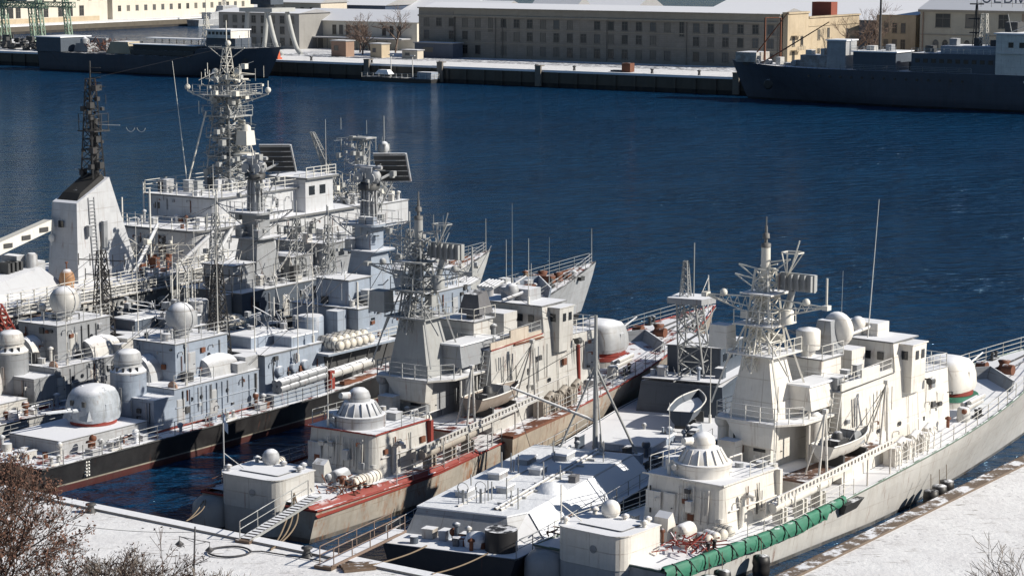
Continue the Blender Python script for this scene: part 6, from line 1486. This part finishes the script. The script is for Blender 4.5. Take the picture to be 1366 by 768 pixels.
# deck aft of the funnel: grey house, crane with white boom, orange buoy
a = SB(); a.hexa([(20,-3.5,7.8),(31.8,-3.5,7.8),(31.8,4.5,7.8),(20,4.5,7.8),(20,-3,8.8),(30,-3,10.0),(30,2.5,10.0),(20,3.4,8.8)]); a.build('after_house', M['grey'], T)
sA('machinery_box', M['pale'], (28.6,29.6,-1,1,9.8,11.0),(30.2,31.2,.4,1.8,8.5,10.4)); a = SB(); a.lathe((29.8,1.6,9.8),[(.5,0),(.5,1.2),(.3,1.4)],14); a.build('vent', M['pale'], T)
a = SB()
for k in range(4): a.box(27.0+k*.5,27.25+k*.5,.2,1.6,9.6,10.6)
a.build('louvre_box', M['dark'], T)
cm = paint('crane_white', (.72,.70,.64), .5, rust=.3, dirt=.2)
a = SB(); p0, p1 = Vector((21.5,.2,10.6)), Vector((33.6,.2,13.2)); d = (p1-p0).normalized(); nn = Vector((-d.z,0,d.x))
a.hexa([p0+Vector((0,-.5,0))-nn*.6,p1+Vector((0,-.45,0))-nn*.35,p1+Vector((0,.45,0))-nn*.35,p0+Vector((0,.5,0))-nn*.6,p0+Vector((0,-.5,0))+nn*.6,p1+Vector((0,-.45,0))+nn*.55,p1+Vector((0,.45,0))+nn*.55,p0+Vector((0,.5,0))+nn*.6]); bm_ = a.build('crane_boom', cm, T)
a = SB()
for k in range(4):
    c_ = p0.lerp(p1,.35+k*.18); a.box(c_.x-.5,c_.x+.5,c_.y+.42,c_.y+.56,c_.z-.18,c_.z+.22)
a.build('boom_opening', M['dark'], bm_)
a = SB(); a.tube(p1-nn*.3,p1-nn*.3-Vector((0,0,1.6)), .04, n=4); a.ball(p1-nn*.3-Vector((0,0,.9)), .28, 8, 1.4); a.build('hook_block', M['draft'], bm_)
a = SB(); a.lathe((23,.2,7.8),[(1.2,0),(1.1,2.4),(1.2,2.6)],16); a.build('crane_pedestal', cm, T)
o = FA_.w(31.4, 4.2, 8.0); B_ = empty('mooring_buoy', o, 0, label='orange bell shaped buoy on deck beside the white funnel', cat='buoy')
a = MB(); a.lathe((0,0,0),[(.6,0),(.62,.4),(.72,.9),(.6,1.4),(.3,1.75),(.1,1.8)],16); a.build('float', M['orange'], B_); a = MB(); a.tube((0,0,1.7),(0,0,2.3),.05); a.lathe((0,0,2.3),[(.12,0),(.12,.15)],8); a.build('top_mark', M['rust'], B_)
sA('red_hose_reel', M['red'], (44.5,45.4,7.1,7.5,5.6,7.2))
# bridge block, lower and upper
a = SB(); a.prism(roundpoly(46.6,71,-4.2,5.6,1.2,('a1',),5), 8.0, 11.4); lb = a.build('lower_bridge_house', M['offw'], T)
a = SB(); a.prism(roundpoly(46.2,71.4,-4.6,6.1,1.4,('a1',),5), 11.403, 11.62); a.build('bridge_deck', M['snow_deck'], lb)
a = SB(); a.prism(roundpoly(51.3,66,-4.4,4.2,1.3,('a1',),6), 11.62, 14.0); ub = a.build('upper_bridge_house', M['offw'], T)
a = SB(); a.prism(roundpoly(51.0,66.5,-4.8,4.6,1.4,('a1',),6), 14.003, 14.16); a.build('upper_bridge_roof', M['snow_deck'], ub)
a = SB(); a.box(63.4,67.8,1.0,5.4,11.63,14.9); a.build('wheelhouse', M['offw'], ub)
a = SB(); a.box(63.1,68.2,.7,5.9,14.91,15.1); a.build('wheelhouse_roof', M['snow_deck'], ub)
for k in range(2): swin(ub, 64.4+k*1.7, 5.4, 13.3, 's', .9, .9)
swin(ub, 60.4, 4.2, 12.4, 's', .4, .8)
for u in (52.9,55.2): swin(lb, u+1, 5.6, 9.9, 's', .55, .8)
for u in (60,62,64): swin(lb, u, 5.6, 9.9, 's', .6, .8)
swin(lb, 49.6, 5.6, 9.0, 's', .5, .5); swin(lb, 46.6, -2.6, 9.4, 'a', .5, .5, 'porthole'); swin(lb, 46.6, 1.6, 9.2, 'a', .9, 1.7, 'doorway'); swin(ub, 51.3, -3.2, 12.7, 'a', .6, .6, 'porthole')
rail_s(T, [(66,4.5,14.16),(52,4.4,14.16),(51.1,3.6,14.16),(51.1,-4.6,14.16),(60,-4.6,14.16)], M['railw'], 1.2, 3, 2.2, .045)
rail_s(T, [(58,5.9,11.6),(48,5.9,11.6),(46.3,5,11.6),(46.3,-4.4,11.6)], M['railw'], 1.15, 3, 1.8, .045)
rail_s(T, [(67.9,5.7,15.1),(63.2,5.7,15.1)], M['railw'], 1.0, 3, 1.2, .045)
for u, v, z0, z1 in ((51.0,-4.7,11.6,15.2),(46.6,-3.4,8,14.2),(49.5,5.9,8,15.2),(44.6,2.0,8,15.5)): 
    a = SB(); a.tube((u,v,z0),(u,v,z1), .09); a.build('post', M['railw'], T)
for (p, q_) in (((40,4.0,8.2),(45.8,1.8,12.0)), ((48.0,6.5,8.4),(51.6,6.0,11.5)), ((43.0,5.6,8.0),(48.4,6.4,11.4))): a = SB(); a.tube(p, q_, .18, n=8); a.build('slanting_derrick', M['offw'], T)
gm_ = [M['offw'], M['pale'], M['grey'], M['rust'], M['dark']]
wall_gear(lb, 48, 70, 5.6, 5.6, 8.4, 11.0, 40, 301, gm_); wall_gear(lb, 46.6, 46.6, -3.6, 4.2, 8.4, 11, 22, 302, gm_); wall_gear(ub, 53, 63, 4.2, 4.2, 11.8, 13.7, 16, 303, gm_); wall_gear(ub, 51.3, 51.3, -3.8, 2.6, 11.8, 13.7, 10, 304, gm_)
# main lattice mast with yards, platforms and aerials
mz = 14.16; u0 = 58.2
a = SB(); a.lattice((u0,0,mz),(u0,0,24.4), 3.4, 1.5, 10, .09, rb=.05); mm = a.build('main_mast', M['mast'], T)
a = SB(); a.lattice((u0-.2,.2,mz),(u0-.2,.2,20.5), 1.6, 1.3, 8, .08, rb=.05); a.tube((u0,0,mz),(u0,0,26), .22, n=8); a.build('inner_lattice', M['mast'], mm)
a = SB()
for z, w_ in ((17.4,1.5),(19.2,1.5),(21.3,1.7),(23.4,2.4)): a.box(u0-w_,u0+w_,-w_,w_,z,z+.1); a.rail([(u0-w_,-w_,z+.1),(u0-w_,w_,z+.1),(u0+w_,w_,z+.1)], .95, 2, 1, .035)
a.build('platform', M['mast'], mm)
a = SB()
for sg in (-1,1):
    e = Vector((u0+sg*.3, sg*4.9, 23.6)); 
    for z in (23.5,22.4): a.tube((u0,sg*1.2,z), e, .06, n=4)
    for k in range(5): a.tube((u0,sg*(1.4+k*.7),23.52),(u0,sg*(1.7+k*.7),22.6+k*.2), .03, n=3)
    a.ball(e+Vector((0,0,.4)), .3, 10); a.tube(e, e+Vector((0,0,1.3)), .05)
a.build('yardarm', M['mastw'], mm)
a = SB(); a.lattice((u0,0,24.4),(u0,0,28.0), 1.2, .5, 4, .06, rb=.04); a.tube((u0,0,28),(u0,0,30.6), .06); a.tube((u0,-2.3,28.0),(u0,2.3,28.0), .06); a.tube((u0,-2.3,28),(u0,-.3,26.8),.04); a.tube((u0,2.3,28),(u0,.3,26.8),.04); a.ball((u0,.2,28.4), .3, 8); a.build('topmast', M['mastw'], mm)
a = SB()
for dv in (-1.5,1.3): a.tube((u0,dv*.5,25),(u0,dv,25.3), .08); a.ball((u0,dv,25.6), .34, 10)
a.box(u0-1,u0+1,-1.9,1.9,24.9,25.0); a.build('lamp', M['mastw'], mm)
a = SB(); a.box(u0-.8,u0+.6,1.6,3.0,18.6,20.0,.1,.1); a.lathe((u0,2.3,20),[(.5,0),(.45,.4),(.2,.6)],12); a.box(u0-1,u0+.8,1.5,3.2,17.6,17.8); a.build('aerial_cabinet', M['mastw'], mm)
a = SB(); rr = random.Random(111)
for k in range(46):
    z = rr.uniform(15,25); a.tube((u0+rr.uniform(-.9,.9),rr.uniform(-.9,.9),z),(u0+rr.uniform(-2.3,2.3),rr.uniform(-2.6,2.6),z+rr.uniform(-.7,.9)), rr.uniform(.03,.06), n=4)
a.build('outrigger', M['mast'], mm)
fuzz(T, u0, 0, 14.5, 25.5, 2.3, 200, M['mast'], 5); fuzz(T, u0, 0, 21, 26, 3.0, 70, M['mastw'], 6); fuzz(T, 38, 1.3, 17.5, 25.5, 1.1, 60, M['mastd'], 8); fuzz(T, 78, 1, 10, 18, 2.6, 120, M['mast'], 9); fuzz(T, 77, 0, 11, 12.6, 4.5, 120, M['mastw'], 10); fuzz(T, 44, 2, 8.4, 10.4, 4.4, 110, M['mastw'], 12)
a = SB(); a.tube((u0-3.4,-2.6,14.2),(u0-1.6,-1.4,21.8), .09); a.tube((u0+3,2.0,14.2),(u0+1.2,1.2,20), .07); a.build('mast_stay', M['mastw'], mm)
whip(T, 55, -2.6, 14.2, 12.5, M['railw'], (0,-1.6), .06); whip(T, 67.5, 4.8, 15.1, 5.5, M['railw']); whip(T, 52.4, 3, 14.2, 3, M['railw'])
clutter(T, (52,65,-4,3.6), 14.16, 22, 121, [M['pale'], M['mast'], M['dark'], M['offw']], 1.3); clutter(T, (36,46,-6,6.4), 8.2, 24, 123, [M['pale'], M['cream'], M['dark'], M['rust']], 1.3)
clutter(T, (47,51,-3.8,5.2), 11.6, 8, 124, [M['pale'], M['rust'], M['offw']], .8)
# clutter and goalpost lattice masts forward of the bridge
sA('forward_house', M['offw'], (72,82,-4.6,4.4,8.6,11.0)); sA('forward_house_snow', M['snow_deck'], (71.9,82.1,-4.7,4.5,11.003,11.1))
clutter(T, (72.5,81.5,-4,4), 11.1, 24, 125, [M['pale'], M['dark'], M['cream']], 1.3)
a = SB(); a.lattice((76.5,1.4,8.4),(75.0,-2.9,18.4), 1.4, .35, 11, .07, rb=.045); a.build('leaning_lattice', M['mast'], T)
a = SB(); a.lattice((77,1.6,8.4),(77.6,1.9,17.9), 1.5, .9, 9, .07, rb=.045); a.box(76.6,78.4,.8,3,17.8,17.95); a.lattice((80.5,2.4,8.4),(80.5,2.4,17.0), 1.4, .8, 8, .07, rb=.045); a.tube((80.5,2.4,17),(80.5,2.4,20), .06); gp = a.build('goalpost_mast', M['mast'], T)
a = SB(); a.ball((80.5,2.4,16.6), .55, 14, 1.3); a.build('radome', M['offw'], gp)
a = SB()
for k in range(26):
    p = Vector((rr.uniform(73,84), rr.uniform(-4,5), rr.uniform(9,12.5))); a.tube(p, p+Vector((rr.uniform(-1.8,1.8),rr.uniform(-1.5,1.5),rr.uniform(.2,2.6))), .05, n=4)
a.build('brace_frame', M['mast'], T)
stays(T, [((u0,0,28),(38,1.3,26)), ((u0,4.6,23.6),(38.2,2,22))], M['cable'], .009)
# big drum and red lattice at the far left by the large ship's side
p = FA_.w(24.2, 8.6, 6.2); B_ = empty('cable_drum', p, FA_.rz, label='brown wooden cable drum below the rail of the large ship, far left', cat='cable drum')
a = MB(); a.lathe((0,0,0),[(.95,-1.3),(1.05,-1.25),(1.05,1.2),(.95,1.3)],20,'X'); a.build('drum_body', paint('drum_brown', (.16,.10,.065), .8, dirt=.5), B_); a = MB(); a.lathe((-1.31,0,0),[(.95,0),(.9,.02)],20,'X'); a.build('drum_end', paint('drum_end', (.36,.28,.20), .8, dirt=.5), B_)
a = MB(); a.box(-1.2,1.2,-.9,.9,-1.6,-1.06); a.box(-.6,.6,.9,2.4,-1.5,-1.3); a.build('cradle', M['dark'], B_)
a = SB(); a.lattice((22.6,8.3,2.5),(19.5,7.7,8.6), .9, .8, 6, .08, rb=.06); a.build('red_gangway_lattice', M['red'], T)
# ------------------------------------------------------------------
# ------------------------------------------------------------------ gangways from the quay
def gangway(p, q_, w_, label, rails, cargo, steps=True):
    p = Vector(p); q_ = Vector(q_); d = (q_-p); L = d.length; rz = math.atan2(d.y, d.x); pit = math.asin(d.z/L)
    T = empty('gangway', p, rz, label=label, cat='gangway'); c_, s_ = math.cos(pit), math.sin(pit)
    def X(t, y, z): return (t*c_-z*s_, y, t*s_+z*c_)
    a = MB()
    for y in (-w_/2, w_/2-.08): a.hexa([X(0,y,0),X(L,y,0),X(L,y+.08,0),X(0,y+.08,0),X(0,y,.16),X(L,y,.16),X(L,y+.08,.16),X(0,y+.08,.16)])
    a.build('side_beam', cargo, T)
    n = int(L/.42); a = MB()
    if steps:
        for k in range(n): t = .15+k*.42; a.hexa([X(t,-w_/2+.08,.1),X(t+.24,-w_/2+.08,.1),X(t+.24,w_/2-.08,.1),X(t,w_/2-.08,.1),X(t,-w_/2+.08,.17),X(t+.24,-w_/2+.08,.17),X(t+.24,w_/2-.08,.17),X(t,w_/2-.08,.17)])
    else: a.hexa([X(0,-w_/2+.085,.06),X(L,-w_/2+.085,.06),X(L,w_/2-.085,.06),X(0,w_/2-.085,.06),X(0,-w_/2+.085,.13),X(L,-w_/2+.085,.13),X(L,w_/2-.085,.13),X(0,w_/2-.085,.13)])
    a.build('tread', M['gang_snow'], T)
    for y in rails:
        a = MB(); m = 4
        for k in range(m+1): t = .2+(L-.4)*k/m; b0 = Vector(X(t,y,.1)); a.tube(b0, b0+Vector((0,0,1.05)), .035, n=5)
        for h in (.55, 1.05): a.tube(Vector(X(.2,y,.1))+Vector((0,0,h)), Vector(X(L-.2,y,.1))+Vector((0,0,h)), .032, n=5)
        a.build('handrail', cargo, T)
    a = MB(); a.box(-.25,.3,-w_/2-.1,w_/2+.1,-.06,.12); a.build('foot_roller', M['wood'], T)
    return T
M['gang_snow'] = paint('snowy_treads', (.20,.17,.15), .8, snow=.85, dirt=.4)
gangway((-16.3,130.7,2.05), FS_.w(.4,4.5,3.0), .85, 'ribbed snowy gangway from the quay up to the red-decked ship', (.45,), M['rust2'] if 'rust2' in M else M['mast'])
T = gangway((-10.9,124.9,2.1), FE_.w(1.2,-3.9,2.25), 1.0, 'wooden gangway with double rails from the quay to the low tender', (-.48,.48), paint('gangway_brown', (.22,.16,.13), .7, rust=.4, snow=.2, dirt=.3), steps=False)
# hose loop and mooring ropes
T = empty('hose_loop', (-16.9,128.3,2.05), 0, label='dark hose laid in a loop on the snowy quay by the lamp post', cat='hose')
a = MB(); pts = [(1.25*math.cos(R(t))+.05*math.sin(t), 1.15*math.sin(R(t)), .05+(.03 if t > 340 else 0)) for t in range(0, 361, 12)]; a.path(pts, .06, 6)
a.path([(1.25,0,.06),(1.9,.1,.05),(3.0,-.5,.05),(5.0,-1.6,.05),(7,-2.9,.05)], .045, 5); a.build('hose', M['cable'], T)
def rope(a_, b_, sag, r, mat, label, name='mooring_rope', n=14, group=None, strands=1):
    T = empty(name, a_, 0, label=label, cat='rope', group=group); A = Vector(a_); B = Vector(b_)
    for j in range(strands):
        m = MB(); off = Vector((.13*j, .05*j, .04*j)); m.path([A.lerp(B, k/n)-A+off*math.sin(math.pi*k/n)*3+Vector((0,0,-sag*4*(k/n)*(1-k/n))) for k in range(n+1)], r, 5); m.build('strand', mat, T)
    return T
rope((-14.5,128.7,2.1), FS_.w(-.2,3.2,3.2), -.1 if 0 else .55, .06, M['rope'], 'thick tan hawser bundle hanging from the red-decked ship to the quay', strands=3)
rope((-20.5,135.2,2.15), FS_.w(-.6,-4.0,2.0), .2, .045, M['rope'], 'pair of mooring lines left of the grey sonar housing', strands=2)
rope((-8.3,124.9,2.2), FE_.w(.1,-1.5,1.9), .15, .05, M['rope'], 'thick mooring line at the low tender\'s stern', strands=2)
rope((-4.6,123.2,2.2), FE_.w(.1,2.6,1.9), .15, .05, M['rope'], 'mooring line right of the round black tank')
T = empty('timber_baulks', (-9.6,124.6,2.02), R(20), label='pile of snow dusted timber under the foot of the wooden gangway', cat='timber')
for k in range(5): a = MB(); a.box(-.3+k*.02,1.7+rnd.uniform(-.3,.4),-.5+k*.3,-.28+k*.3,.01*(k%2),.16+.05*(k%2)); a.build('plank', M['wood'], T)
# lamp post
T = empty('street_lamp', (-17.5,117.6,2.0), 0, label='dark double armed lamp post standing on the snowy quay, lower left', cat='lamp post')
a = MB(); a.tube((0,0,0),(0,0,1.2), .11, .08, 8); a.tube((0,0,1.2),(.15,0,4.5), .06, .045, 8); a.build('pole', M['lampd'], T)
a = MB(); a.tube((-.75,0,3.95),(.95,0,3.62), .03, n=5); a.tube((.14,0,3.5),(.7,0,3.62), .02, n=4); a.tube((.14,0,3.6),(-.5,0,3.88), .02, n=4); a.build('arm', M['lampd'], T)
for x, z in ((-.72,3.93),(.92,3.6)):
    a = MB(); a.tube((x,0,z),(x,0,z-.2),.02,n=4); a.lathe((x,0,z-.2),[(.03,0),(.06,-.04),(.26,-.22),(.22,-.24),(.1,-.36),(.03,-.38)],12); a.build('lantern', M['lampd'], T)
a = MB(); a.box(-.45,-.02,-.15,.15,1.2,1.75); a.build('control_box', M['dark'], T)
rope((-17.4,117.6,6.2), (-30,122,6.6), .5, .015, M['cable'], 'thin overhead wire running left from the lamp post', name='overhead_wire')
# quay clutter
a = MB(); a.box(-.5,.5,-.35,.35,0,.12); o = a.build('manhole_cover', M['mast']); o.location = (-20.8,119.5,2.0); tag(o, 'dark flat cover in the snow of the lower left quay', 'manhole cover')
for k, (x, y) in enumerate(((-12.2,127.6),(-27,137.9),(3.4,116.4))):
    a = MB(); a.lathe((0,0,0),[(.35,0),(.3,.1),(.22,.3),(.2,.42),(.34,.48),(.34,.58),(.1,.64)],14); o = a.build('bollard', M['dark']); o.location = (x, y, 2.0)
    tag(o, ['iron bollard on the quay between the two gangways','iron bollard on the quay nearest the brown trees','iron bollard on the quay below the white ship\'s stern'][k], 'bollard')

# ------------------------------------------------------------------ brown foliage in the lower left
leaf = paint('dead_brown_leaves', (.125,.062,.042), .9, dirt=.5, bump=0); leaf2 = paint('pale_seed_heads', (.22,.185,.15), .9, dirt=.4, bump=0)
barkd = paint('dark_bark', (.075,.05,.04), .9, dirt=.3, bump=0)
barkn = paint('near_bark', (.22,.19,.165), .9, dirt=.4, bump=.02)
bare_tree('winter_tree', (-16.9,70,12.3), 9.0, 201, barkd, depth=7, r0=.13, spread=.55, kids_=3, leafmat=leaf, leafn=1, leafs=.05, label='tall reddish brown winter tree at the lower left corner', cat='tree')
bare_tree('winter_tree', (-13.6,73,11.2), 7.0, 202, barkd, depth=6, r0=.10, spread=.62, kids_=3, leafmat=leaf, leafn=1, leafs=.05, trunks=3, label='low spreading brown twiggy tree right of the tallest one', cat='tree')
bare_tree('winter_tree', (-18.9,74,11.4), 9.6, 203, barkd, depth=7, r0=.12, spread=.55, kids_=3, leafmat=leaf, leafn=1, leafs=.055, label='brown tree cut by the left edge of the picture', cat='tree')
bare_tree('bare_shrub', (-11.6,71,12.6), 5.2, 204, barkn, depth=6, r0=.05, spread=.5, kids_=3, trunks=4, label='thin pale grey shrub left of the lamp post', cat='shrub')
bare_tree('bare_shrub', (-14.2,66,13.8), 4.9, 205, barkn, depth=6, r0=.05, spread=.55, kids_=3, leafmat=leaf2, leafn=1, leafs=.035, trunks=4, label='dry shrub with pale seed heads along the bottom left edge', cat='shrub')
bare_tree('bare_shrub', (16.9,72,13.0), 5.4, 206, barkn, depth=5, r0=.05, spread=.6, kids_=3, trunks=2, label='few bare twigs over the snow at the lower right edge', cat='shrub')
